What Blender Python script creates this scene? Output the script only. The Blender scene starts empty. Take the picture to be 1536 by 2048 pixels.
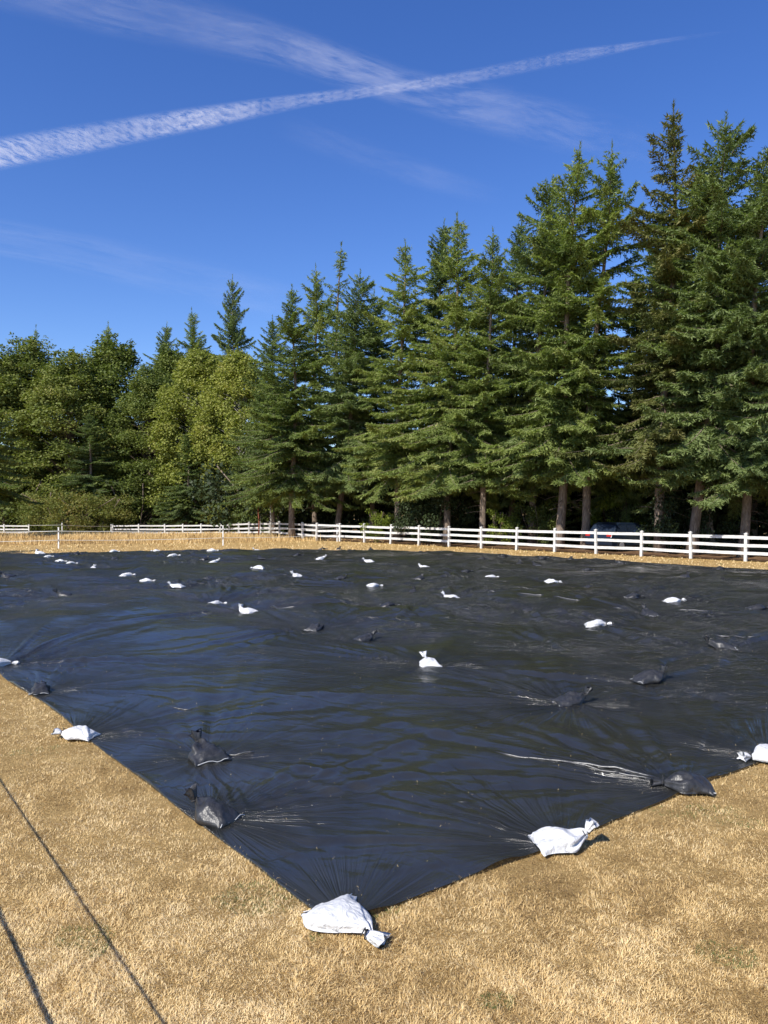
import bpy, math, random
import numpy as np
from mathutils import Vector, Matrix

# ------------------------------------------------------------------ camera, sky, sun, exposure
scene = bpy.context.scene
COL = scene.collection
FPX, HOR, CAMH = 1540.0, 1011.0, 2.5          # focal length and horizon of the 1536x2048 photograph, eye height
cam_data = bpy.data.cameras.new('camera')
cam = bpy.data.objects.new('camera', cam_data); COL.objects.link(cam)
cam_data.sensor_fit = 'VERTICAL'; cam_data.sensor_height = 36.0
cam_data.lens = FPX / 2048.0 * 36.0
cam_data.clip_start = 0.1; cam_data.clip_end = 40000.0
cam.location = (0, 0, CAMH)
cam.rotation_euler = (math.radians(90) - math.atan((1024 - HOR) / FPX), 0, 0)
scene.camera = cam

SUN_EL = math.radians(43)
SUN_DIR = Vector((-0.66, -0.75, 0)).normalized()          # horizontal direction towards the sun
to_sun = Vector((SUN_DIR.x * math.cos(SUN_EL), SUN_DIR.y * math.cos(SUN_EL), math.sin(SUN_EL)))
world = bpy.data.worlds.new('World'); scene.world = world; world.use_nodes = True
wn = world.node_tree.nodes; wl = world.node_tree.links; wn.clear()
sky = wn.new('ShaderNodeTexSky'); sky.sky_type = 'NISHITA'; sky.sun_disc = False
sky.sun_elevation = SUN_EL; sky.sun_rotation = math.atan2(SUN_DIR.x, SUN_DIR.y)
sky.altitude = 0; sky.air_density = 1.0; sky.dust_density = 0.15; sky.ozone_density = 4.0
bg = wn.new('ShaderNodeBackground'); bg.inputs['Strength'].default_value = 0.128
wo = wn.new('ShaderNodeOutputWorld')
hs = wn.new('ShaderNodeHueSaturation'); hs.inputs['Hue'].default_value = .517; hs.inputs['Saturation'].default_value = 1.24; hs.inputs['Value'].default_value = 1.0
wl.new(sky.outputs[0], hs.inputs['Color']); wl.new(hs.outputs[0], bg.inputs['Color']); wl.new(bg.outputs[0], wo.inputs['Surface'])

sun_data = bpy.data.lights.new('sun', 'SUN'); sun_data.energy = 5.0; sun_data.angle = math.radians(0.53)
sun_data.color = (1.0, 0.95, 0.87)
sun = bpy.data.objects.new('sun', sun_data); COL.objects.link(sun)
sun.rotation_euler = to_sun.to_track_quat('Z', 'Y').to_euler()
sun.location = (-20, -15, 30)

scene.view_settings.view_transform = 'Standard'
scene.view_settings.look = 'None'
scene.view_settings.exposure = 0.45
scene.view_settings.gamma = 1.0
scene.view_settings.use_curve_mapping = False

rng = np.random.default_rng(7)
random.seed(7)

# ------------------------------------------------------------------ helpers
def px(x, y, z=0.0):
    """point of the place at height z that the photograph shows at pixel x, y"""
    D = (CAMH - z) * FPX / (y - HOR)
    return Vector(((x - 768) / FPX * D, D, z))

def at(x, D, z=0.0):
    return Vector(((x - 768) / FPX * D, D, z))

def mesh_obj(name, verts, faces, mat=None, parent=None, smooth=False, loop_n=None):
    me = bpy.data.meshes.new(name)
    if isinstance(verts, np.ndarray) and isinstance(faces, np.ndarray):
        n = faces.shape[1]
        me.vertices.add(len(verts)); me.vertices.foreach_set('co', verts.astype(np.float32).ravel())
        me.loops.add(faces.size); me.loops.foreach_set('vertex_index', faces.astype(np.int32).ravel())
        me.polygons.add(len(faces))
        me.polygons.foreach_set('loop_start', np.arange(0, faces.size, n, dtype=np.int32))
        me.polygons.foreach_set('loop_total', np.full(len(faces), n, dtype=np.int32))
        me.update(calc_edges=True)
    else:
        me.from_pydata([tuple(v) for v in verts], [], [tuple(f) for f in faces]); me.update()
    if smooth:
        me.polygons.foreach_set('use_smooth', np.ones(len(me.polygons), dtype=bool))
    if mat: me.materials.append(mat)
    o = bpy.data.objects.new(name, me); COL.objects.link(o)
    if parent: o.parent = parent
    return o

def add_attr(o, name, vals):
    a = o.data.attributes.new(name, 'FLOAT', 'POINT')
    a.data.foreach_set('value', np.asarray(vals, dtype=np.float32))

def empty(name, loc=(0, 0, 0), rz=0.0, scale=(1, 1, 1)):
    e = bpy.data.objects.new(name, None); COL.objects.link(e)
    e.location = loc; e.rotation_euler = (0, 0, rz); e.scale = scale
    e.empty_display_size = 0.2
    return e

def tag(o, label=None, cat=None, group=None, kind=None):
    if label: o['label'] = label
    if cat: o['category'] = cat
    if group: o['group'] = group
    if kind: o['kind'] = kind
    return o

def copy_tree(root):
    r = root.copy(); COL.objects.link(r)
    for k in ('label', 'category', 'group'):
        if k in r: del r[k]
    for ch in root.children:
        c = ch.copy(); COL.objects.link(c); c.parent = r
        for g in ch.children:
            d = g.copy(); COL.objects.link(d); d.parent = c
    return r

class MB:
    """collects boxes, tubes and polygons into one mesh"""
    def __init__(s): s.v = []; s.f = []
    def box(s, c, d, rz=0.0):
        cx, cy, cz = c; hx, hy, hz = d[0] / 2, d[1] / 2, d[2] / 2
        b = len(s.v); ca, sa = math.cos(rz), math.sin(rz)
        for sx, sy, sz in ((-1,-1,-1),(1,-1,-1),(1,1,-1),(-1,1,-1),(-1,-1,1),(1,-1,1),(1,1,1),(-1,1,1)):
            x, y = sx * hx, sy * hy
            s.v.append((cx + x * ca - y * sa, cy + x * sa + y * ca, cz + sz * hz))
        for q in ((0,3,2,1),(4,5,6,7),(0,1,5,4),(1,2,6,5),(2,3,7,6),(3,0,4,7)):
            s.f.append(tuple(b + i for i in q))
        return s
    def tube(s, pts, rad, n=6, cap=True):
        b = len(s.v); pts = [Vector(p) for p in pts]
        if not hasattr(rad, '__len__'): rad = [rad] * len(pts)
        for i, p in enumerate(pts):
            t = (pts[min(i + 1, len(pts) - 1)] - pts[max(i - 1, 0)]).normalized()
            a = t.orthogonal().normalized() if abs(t.z) > .99 else t.cross(Vector((0, 0, 1))).normalized()
            c = t.cross(a)
            for k in range(n):
                th = 2 * math.pi * k / n
                s.v.append(tuple(p + (a * math.cos(th) + c * math.sin(th)) * rad[i]))
        for i in range(len(pts) - 1):
            for k in range(n):
                k2 = (k + 1) % n
                s.f.append((b + i*n + k, b + i*n + k2, b + (i+1)*n + k2, b + (i+1)*n + k))
        if cap:
            s.f.append(tuple(b + k for k in reversed(range(n))))
            e = b + (len(pts) - 1) * n
            s.f.append(tuple(e + k for k in range(n)))
        return s
    def build(s, name, mat, parent=None, smooth=False):
        return mesh_obj(name, s.v, s.f, mat, parent, smooth)

_lat = np.random.default_rng(3).random((256, 256))
def vnoise(x, y, seed=0):
    x = np.asarray(x, float) + seed * 17.37; y = np.asarray(y, float) + seed * 41.13
    xi = np.floor(x).astype(int); yi = np.floor(y).astype(int)
    fx = x - xi; fy = y - yi
    fx = fx*fx*fx*(fx*(fx*6-15)+10); fy = fy*fy*fy*(fy*(fy*6-15)+10)
    g = lambda a, b: _lat[a & 255, b & 255]
    return (g(xi,yi)*(1-fx)+g(xi+1,yi)*fx)*(1-fy) + (g(xi,yi+1)*(1-fx)+g(xi+1,yi+1)*fx)*fy
def fbm(x, y, seed=0, octv=4):
    t = 0; a = .5; n = 0
    for o in range(octv):
        t = t + a * vnoise(x * 2**o, y * 2**o, seed + o); n += a; a *= .5
    return t / n
def sstep(a, b, x):
    t = np.clip((np.asarray(x, float) - a) / (b - a), 0, 1); return t * t * (3 - 2 * t)

# ------------------------------------------------------------------ materials
class NT:
    def __init__(s, name):
        s.m = bpy.data.materials.new(name); s.m.use_nodes = True
        s.n = s.m.node_tree.nodes; s.l = s.m.node_tree.links; s.n.clear()
        s.out = s.n.new('ShaderNodeOutputMaterial')
    def new(s, t, **kw):
        n = s.n.new(t)
        for k, v in kw.items():
            if hasattr(n, k): setattr(n, k, v)
            else: n.inputs[k].default_value = v
        return n
    def link(s, a, b): s.l.new(a, b)
    def ramp(s, fac, stops):
        r = s.n.new('ShaderNodeValToRGB'); s.link(fac, r.inputs[0])
        e = r.color_ramp.elements
        while len(e) < len(stops): e.new(0.5)
        for i, (p, c) in enumerate(stops):
            e[i].position = p; e[i].color = (*c, 1) if len(c) == 3 else c
        return r.outputs[0]
    def math(s, op, a, b=None):
        n = s.n.new('ShaderNodeMath'); n.operation = op
        for i, v in enumerate((a, b)):
            if v is None: continue
            if isinstance(v, (int, float)): n.inputs[i].default_value = v
            else: s.link(v, n.inputs[i])
        return n.outputs[0]
    def noise(s, scale, detail=4, vec=None, rough=.55, dist=0.0):
        n = s.n.new('ShaderNodeTexNoise'); n.inputs['Scale'].default_value = scale
        n.inputs['Detail'].default_value = detail; n.inputs['Roughness'].default_value = rough
        n.inputs['Distortion'].default_value = dist
        if vec is not None: s.link(vec, n.inputs['Vector'])
        return n.outputs['Fac']
    def coord(s, which='Object', scale=None, rot=None):
        c = s.n.new('ShaderNodeTexCoord').outputs[which]
        if scale is None: return c
        m = s.n.new('ShaderNodeMapping'); m.inputs['Scale'].default_value = scale
        if rot:                                    # turn first, then stretch along the turned x axis
            m.vector_type = 'TEXTURE'; m.inputs['Rotation'].default_value = rot
            m.inputs['Scale'].default_value = tuple(1 / k for k in scale)
        s.link(c, m.inputs['Vector']); return m.outputs[0]
    def mix(s, fac, a, b, blend='MIX'):
        n = s.n.new('ShaderNodeMix'); n.data_type = 'RGBA'; n.blend_type = blend
        for sock, v in ((n.inputs[0], fac), (n.inputs[6], a), (n.inputs[7], b)):
            if isinstance(v, (int, float)): sock.default_value = v
            elif isinstance(v, tuple): sock.default_value = (*v, 1)
            else: s.link(v, sock)
        return n.outputs[2]
    def bump(s, h, strength=.5, dist=.01, normal=None):
        b = s.n.new('ShaderNodeBump'); b.inputs['Strength'].default_value = strength
        b.inputs['Distance'].default_value = dist; s.link(h, b.inputs['Height'])
        if normal is not None: s.link(normal, b.inputs['Normal'])
        return b.outputs[0]
    def principled(s, col, rough=.6, spec=.5, normal=None, **kw):
        p = s.n.new('ShaderNodeBsdfPrincipled')
        if isinstance(col, tuple): p.inputs['Base Color'].default_value = (*col, 1)
        else: s.link(col, p.inputs['Base Color'])
        if isinstance(rough, (int, float)): p.inputs['Roughness'].default_value = rough
        else: s.link(rough, p.inputs['Roughness'])
        p.inputs['Specular IOR Level'].default_value = spec
        if normal is not None: s.link(normal, p.inputs['Normal'])
        for k, v in kw.items(): p.inputs[k].default_value = v
        s.link(p.outputs[0], s.out.inputs['Surface']); return p

def simple(name, col, rough=.6, spec=.3, nscale=None, nvar=.25, bump=0.0):
    t = NT(name)
    if nscale:
        f = t.noise(nscale, 5, t.coord())
        d = tuple(c * (1 - nvar) for c in col); l = tuple(min(1, c * (1 + nvar)) for c in col)
        c = t.ramp(f, [(.3, d), (.7, l)])
        nm = t.bump(f, .5, bump) if bump else None
        t.principled(c, rough, spec, nm)
    else:
        t.principled(col, rough, spec)
    return t.m

def attr_fac(t, name):
    a = t.n.new('ShaderNodeAttribute'); a.attribute_name = name; return a.outputs['Fac']

def foliage_mat(name, stops, trans=.25, hue_noise=.6, spec=.2, bright=.0):
    t = NT(name)
    f = attr_fac(t, 'tint')
    oi = t.n.new('ShaderNodeObjectInfo')
    big = t.noise(.35, 2, t.coord('Object'))
    f2 = t.math('ADD', t.math('MULTIPLY', f, .55), t.math('MULTIPLY', big, .5))
    f3 = t.math('ADD', f2, t.math('MULTIPLY', t.math('SUBTRACT', oi.outputs['Random'], .5), .22))
    col = t.ramp(f3, stops)
    p = t.principled(col, .55, spec)
    tr = t.n.new('ShaderNodeBsdfTranslucent')
    c2 = t.mix(1.0, col, (1.0, 1.15, .5), 'MULTIPLY'); t.link(c2, tr.inputs['Color'])
    mx = t.n.new('ShaderNodeMixShader'); mx.inputs[0].default_value = trans
    t.link(p.outputs[0], mx.inputs[1]); t.link(tr.outputs[0], mx.inputs[2])
    t.link(mx.outputs[0], t.out.inputs['Surface'])
    return t.m

M = {}
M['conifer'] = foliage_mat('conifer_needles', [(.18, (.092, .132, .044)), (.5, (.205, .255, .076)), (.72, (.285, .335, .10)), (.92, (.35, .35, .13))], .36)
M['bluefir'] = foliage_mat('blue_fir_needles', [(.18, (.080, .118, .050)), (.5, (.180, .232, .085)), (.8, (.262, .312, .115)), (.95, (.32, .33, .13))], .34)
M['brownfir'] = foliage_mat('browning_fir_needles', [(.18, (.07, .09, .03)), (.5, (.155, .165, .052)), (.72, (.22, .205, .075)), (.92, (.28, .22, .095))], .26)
M['alder'] = foliage_mat('alder_leaves', [(.15, (.065, .095, .024)), (.5, (.150, .185, .044)), (.75, (.215, .235, .058)), (.92, (.28, .245, .08))], .3)
M['yellow_alder'] = foliage_mat('yellowing_leaves', [(.15, (.12, .145, .032)), (.5, (.235, .26, .058)), (.75, (.31, .32, .072)), (.92, (.35, .30, .085))], .35)
M['shrub'] = foliage_mat('shrub_leaves', [(.15, (.05, .075, .02)), (.5, (.105, .135, .034)), (.8, (.17, .18, .045)), (.95, (.22, .15, .06))], .3)
M['bramble'] = foliage_mat('bramble_leaves', [(.15, (.07, .09, .022)), (.45, (.15, .175, .04)), (.7, (.21, .20, .05)), (.9, (.20, .12, .05))], .3)
M['lime_shrub'] = foliage_mat('lime_shrub_leaves', [(.15, (.10, .14, .022)), (.5, (.19, .24, .036)), (.9, (.30, .32, .06))], .4)
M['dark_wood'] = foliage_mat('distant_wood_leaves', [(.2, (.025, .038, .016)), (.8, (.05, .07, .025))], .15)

t = NT('bark')
v = t.coord('Object', (9, 9, 1.6)); f = t.noise(2.2, 6, v, .65)
c = t.ramp(f, [(.25, (.075, .055, .042)), (.5, (.19, .145, .11)), (.72, (.34, .28, .225))])
t.principled(c, .9, .1, t.bump(f, .9, .04)); M['bark'] = t.m
t = NT('pale_bark')
f = t.noise(3.0, 5, t.coord('Object', (3, 3, 1)))
c = t.ramp(f, [(.3, (.20, .18, .15)), (.6, (.42, .40, .36))]); t.principled(c, .85, .1); M['pale_bark'] = t.m

t = NT('white_vinyl')
f = t.noise(9, 6, t.coord(), .7); f2 = t.noise(2.2, 3, t.coord())
c = t.ramp(t.math('ADD', t.math('MULTIPLY', f, .5), t.math('MULTIPLY', f2, .5)), [(.36, (.40, .39, .34)), (.47, (.58, .57, .54)), (.58, (.67, .67, .65))])
t.principled(c, .45, .4); M['vinyl'] = t.m
M['rope'] = simple('white_rope', (.68, .67, .62), .8, .1)
M['stake'] = simple('white_plastic_post', (.75, .75, .72), .5, .3, 8, .1)

t = NT('white_woven_bag')
co = t.coord('Object')
w1 = t.n.new('ShaderNodeTexWave'); w1.inputs['Scale'].default_value = 90; t.link(co, w1.inputs['Vector'])
f = t.noise(9, 5, co); fd = t.noise(22, 4, co)
c = t.ramp(f, [(.28, (.50, .50, .49)), (.5, (.61, .61, .60)), (.8, (.65, .65, .64))])
nm = t.bump(t.noise(5, 3, co, .5, 1.5), .45, .05); nm = t.bump(fd, .3, .012, nm); nm = t.bump(w1.outputs['Fac'], .12, .001, nm)
t.principled(c, .5, .35, nm, **{'Subsurface Weight': 0.0}); M['white_bag'] = t.m
t = NT('black_woven_bag')
co = t.coord('Object'); f = t.noise(9, 5, co); fd = t.noise(24, 4, co)
c = t.ramp(f, [(.3, (.018, .018, .019)), (.7, (.038, .038, .039))])
t.principled(c, .42, .5, t.bump(t.noise(7, 3, co), .5, .03)); M['black_bag'] = t.m
M['tie_dark'] = simple('dark_cord', (.03, .03, .032), .6, .3)
M['tie_white'] = simple('white_thread', (.6, .6, .58), .7, .2)

# black plastic sheeting
def tarp_material(name, rough_lo, rough_hi):
    t = NT(name)
    co = t.coord('Object')
    # fine creases, stretched along the pull of the sheet
    a = t.noise(1.0, 4, t.coord('Object', (.15, 3.0, 1), (0, 0, -.50)), .5, .25)
    b = t.noise(1.0, 4, t.coord('Object', (.20, 2.2, 1), (0, 0, .22)), .5, .35)
    a2 = t.noise(1.0, 3, t.coord('Object', (.16, 9.0, 1), (0, 0, -.46)), .5, .2)
    h = t.math('ADD', t.math('ADD', t.math('MULTIPLY', a, .5), t.math('MULTIPLY', b, .35)), t.math('MULTIPLY', a2, .28))
    # tight pleats running out from every bag
    pv = t.n.new('ShaderNodeAttribute'); pv.attribute_name = 'pull'
    pn = t.noise(11, 4, pv.outputs['Vector'], .6)
    pl = t.ramp(t.math('ABSOLUTE', t.math('SUBTRACT', pn, .5)), [(0, (1,) * 3), (.035, (.45,) * 3), (.10, (0,) * 3)])
    pleat = t.math('MULTIPLY', t.math('ADD', t.math('MULTIPLY', pl, .45), pn), attr_fac(t, 'pull_weight'))
    fine = t.noise(26, 4, co, .6, .4)
    dirt = t.noise(1.4, 6, co, .65)
    c = t.ramp(dirt, [(.35, (.0215, .0215, .0190)), (.62, (.0275, .0275, .0240)), (.8, (.037, .0365, .032))])
    r = t.ramp(t.noise(.8, 4, co), [(.3, (rough_lo,)*3), (.7, (rough_hi,)*3)])
    n5 = t.noise(1.0, 5, t.coord('Object', (.8, 4.5, 1), (0, 0, -.25)), .55, 1.0)
    thin = t.ramp(t.math('ABSOLUTE', t.math('SUBTRACT', n5, .5)), [(0, (1,) * 3), (.018, (.25,) * 3), (.05, (0,) * 3)])
    n6 = t.noise(1.0, 4, t.coord('Object', (1.1, 9.0, 1), (0, 0, .15)), .55, .8)
    thin2 = t.ramp(t.math('ABSOLUTE', t.math('SUBTRACT', n6, .5)), [(0, (1,) * 3), (.02, (.25,) * 3), (.06, (0,) * 3)])
    patch = t.ramp(t.noise(.33, 3, co), [(.42, (0,) * 3), (.58, (1,) * 3)])
    crk = t.math('MULTIPLY', t.math('ADD', thin, t.math('MULTIPLY', thin2, .6)), t.math('MULTIPLY', patch, attr_fac(t, 'slack')))
    nm = t.bump(h, .45, .05); nm = t.bump(pleat, .8, .045, nm); nm = t.bump(crk, 1.0, .045, nm); nm = t.bump(fine, .10, .004, nm)
    t.principled(c, r, .62, nm)
    return t.m
M['tarp'] = tarp_material('black_plastic_sheet', .15, .24)
t = NT('plastic_crease'); t.principled((.03, .03, .03), .38, 1.0, t.bump(t.noise(14, 3, t.coord()), .5, .02)); M['crease'] = t.m

# dry ground
t = NT('dry_lawn')
co = t.coord('Object')
n1 = t.noise(.22, 5, co, .6); n2 = t.noise(3.0, 6, co, .65); n3 = t.noise(60, 4, co, .7); n4 = t.noise(240, 2, co)
f = t.math('ADD', t.math('MULTIPLY', n2, .45), t.math('MULTIPLY', n3, .55))
c = t.ramp(f, [(.30, (.16, .095, .040)), (.46, (.44, .29, .115)), (.60, (.62, .435, .185)), (.75, (.72, .53, .26))])
c = t.mix(t.ramp(n1, [(.35, (.0,)*3), (.7, (.55,)*3)]), c, t.mix(1, c, (.86, .82, .72), 'MULTIPLY'))
h = t.math('ADD', n3, t.math('MULTIPLY', n4, .5))
t.principled(c, .95, .05, t.bump(h, .9, .03)); M['lawn'] = t.m
t = NT('forest_duff')
f = t.noise(5, 6, t.coord('Object'), .7)
c = t.ramp(f, [(.3, (.06, .035, .02)), (.55, (.17, .10, .055)), (.75, (.30, .19, .10))])
t.principled(c, .95, .05, t.bump(f, .8, .05)); M['duff'] = t.m
t = NT('dry_blades')
f = attr_fac(t, 'tint')
c = t.ramp(f, [(.0, (.17, .105, .048)), (.3, (.52, .352, .148)), (.6, (.78, .572, .262)), (.88, (.90, .72, .41)), (.93, (.13, .17, .05)), (1.0, (.09, .14, .04))])
p = t.principled(c, .7, .2)
tr = t.new('ShaderNodeBsdfTranslucent'); t.link(c, tr.inputs['Color'])
mx = t.new('ShaderNodeMixShader'); mx.inputs[0].default_value = .2
t.link(p.outputs[0], mx.inputs[1]); t.link(tr.outputs[0], mx.inputs[2]); t.link(mx.outputs[0], t.out.inputs['Surface'])
M['blades'] = t.m

# ------------------------------------------------------------------ ground
def gz(x, y):
    return -0.85 * sstep(58, 88, np.asarray(y, float) - .25 * np.maximum(np.asarray(x, float), 0))

FENCE_C = at(680, 3850 / 72)            # corner post of the white rail fence
FENCE_R = at(1490, 3850 / 112)
fdir = (FENCE_R - FENCE_C).normalized()
FENCE_PATH = [FENCE_C + fdir * 2.463 * 16, FENCE_C, at(633, 54.4), at(605, 56.7), at(520, 66.5), at(440, 76), at(330, 79), at(-150, 82)]

def grid_sheet(name, xs, ys, zf, mat, kind='structure'):
    X, Y = np.meshgrid(xs, ys); Z = zf(X, Y)
    nx, ny = len(xs), len(ys)
    V = np.stack([X.ravel(), Y.ravel(), Z.ravel()], 1)
    i = (np.arange(ny - 1)[:, None] * nx + np.arange(nx - 1)[None, :]).ravel()
    F = np.stack([i, i + 1, i + nx + 1, i + nx], 1)
    o = mesh_obj(name, V, F, mat, smooth=True); o['kind'] = kind
    return o
gx = np.concatenate([np.linspace(-3000, -130, 12), np.linspace(-120, 120, 81), np.linspace(130, 3000, 12)])
gy = np.concatenate([np.linspace(-400, -30, 6), np.linspace(-24, 150, 117), np.linspace(170, 4000, 14)])
grid_sheet('ground', gx, gy, lambda x, y: gz(x, y) + .02 * (fbm(x * .25, y * .25, 5) - .5) * (y > 14), M['lawn'])

# leaf-littered soil behind the fence
fl_v, fl_f = [], []
strip = [FENCE_PATH[0] + fdir * 40] + FENCE_PATH + [at(-900, 90)]
for i, p in enumerate(strip):
    if i in (0, 1): off = Vector((.7, .7, 0))
    else: off = Vector((.15, .8, 0))
    for k, d in enumerate((.15, 2, 5, 10, 20, 40, 90)):
        q = p + off * d
        fl_v.append((q.x, q.y, float(gz(q.x, q.y)) + .03))
for i in range(len(strip) - 1):
    for k in range(6):
        a = i * 7 + k; fl_f.append((a, a + 1, a + 8, a + 7))
o = mesh_obj('forest_floor', fl_v, fl_f, M['duff']); o['kind'] = 'structure'

# ------------------------------------------------------------------ tarp: shape
O2 = np.array([px(675, 1866).x, px(675, 1866).y])
E1 = np.array([-.616, .788]); E2 = np.array([.800, .600])
BMAX = 27.0
_ab = np.array([0, 6, 12, 15.7, 20, 23.6, 25.5, 26.5, 27.0]); _aa = np.array([39.4, 39.2, 37.6, 36.2, 33, 29.3, 24.5, 19, 12.0])
def amax(b): return np.interp(b, _ab, _aa)
def to_ab(x, y):
    dx = np.asarray(x, float) - O2[0]; dy = np.asarray(y, float) - O2[1]
    det = E1[0] * E2[1] - E1[1] * E2[0]
    return (dx * E2[1] - dy * E2[0]) / det, (E1[0] * dy - E1[1] * dx) / det
def edge_dist(x, y):
    a, b = to_ab(x, y)
    return np.minimum(np.minimum(a, b), np.minimum(amax(b) - a, BMAX - b) * .8)

# sandbags: pixel of the contact point, length in metres, heading of the neck (degrees), variant, label
WB = [
 (696, 1849, .47, -57, 'c', 'large white sandbag pinning the near tarp corner, tied neck lying on the grass'),
 (1128, 1690, .41, 8, 'u', 'white sandbag on the right near edge of the tarp with its neck sticking up'),
 (1532, 1515, .44, 185, 'f', 'white sandbag cut off by the right side of the photo at the tarp edge'),
 (152, 1474, .40, 170, 'f', 'white sandbag on the left tarp edge with a pointed right end, beside dry grass'),
 (-2, 1332, .42, 20, 'f', 'white sandbag cut off by the left side of the photo at the tarp edge'),
 (856, 1334, .46, 105, 'u', 'white sandbag alone in the middle of the tarp with a knob-like neck on top'),
 (1194, 1257, .48, -10, 'f', 'white sandbag right of centre, low and pointed, without a raised neck'),
 (1348, 1208, .50, 5, 'f', 'white sandbag farthest right of those out on the tarp, neck pointing right'),
 (903, 1201, .46, 150, 'u', 'white sandbag with knotted neck, at the left end of a long pale crease'),
 (1103, 1168, .50, 4, 'f', 'flat white sandbag with a small round knot at its right, before the fence'),
 (981, 1155, .46, -20, 'f', 'white wedge-shaped sandbag, higher on its left, between the two knotted bags at right'),
 (848, 1137, .46, 160, 'u', 'white swan-like sandbag with neck raised left, right of the middle back rows'),
 (748, 1174, .44, 15, 'f', 'plump white sandbag in mid tarp, tall at its right and pointed left'),
 (592, 1154, .46, 140, 'u', 'white sandbag with neck up at left at the head of fanning wrinkles'),
 (430, 1211, .46, 10, 'f', 'round white sandbag left of its close neighbour with a small upright neck'),
 (494, 1228, .48, 145, 'u', 'white sandbag with a small upright neck, right of a round white bag'),
 (353, 1177, .46, 170, 'u', 'white sandbag at the near right end of the slanting left row'),
 (293, 1163, .46, 0, 'f', 'flat white sandbag second from the near end of the slanting left row'),
 (253, 1153, .46, -5, 'f', 'white sandbag third from the near end of the slanting left row'),
 (186, 1140, .44, 95, 'u', 'white sandbag with an upright neck at mid length of the slanting left row'),
 (142, 1128, .44, 10, 'f', 'shaded bluish sandbag just above the left row bag with upright neck'),
 (121, 1124, .46, 0, 'f', 'bright white sandbag between two shaded bluish bags at far left'),
 (96, 1116, .40, 0, 'f', 'small shaded bluish sandbag right below the far left tilted one'),
 (78, 1108, .56, 140, 'u', 'shaded white sandbag leaning with a long neck, far left corner of the tarp'),
 (228, 1104, .50, 5, 'f', 'flat white sandbag at the far edge of the tarp, leftmost of the edge bags'),
 (311, 1104, .48, 165, 'f', 'white sandbag at the far tarp edge, second along from the left'),
 (346, 1114, .54, 3, 'f', 'long flat white sandbag just in from the far edge at left'),
 (429, 1126, .46, 25, 'u', 'white sandbag with a tall thin neck like a swan, far left of centre'),
 (516, 1139, .50, 170, 'f', 'lumpy white sandbag between the swan-necked bag and the fanning wrinkles'),
 (424, 1103, .56, 2, 'f', 'flat white sandbag at the far tarp edge above the swan-necked bag'),
 (514, 1102, .48, 165, 'u', 'white sandbag on the far tarp edge, rightmost of the white ones there'),
 (642, 1120, .50, 12, 'u', 'white sandbag near the back with its neck rising right, below the fence corner'),
 (738, 1125, .50, 165, 'u', 'white sandbag near the back with a thin neck at left and long tail'),
]
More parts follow.
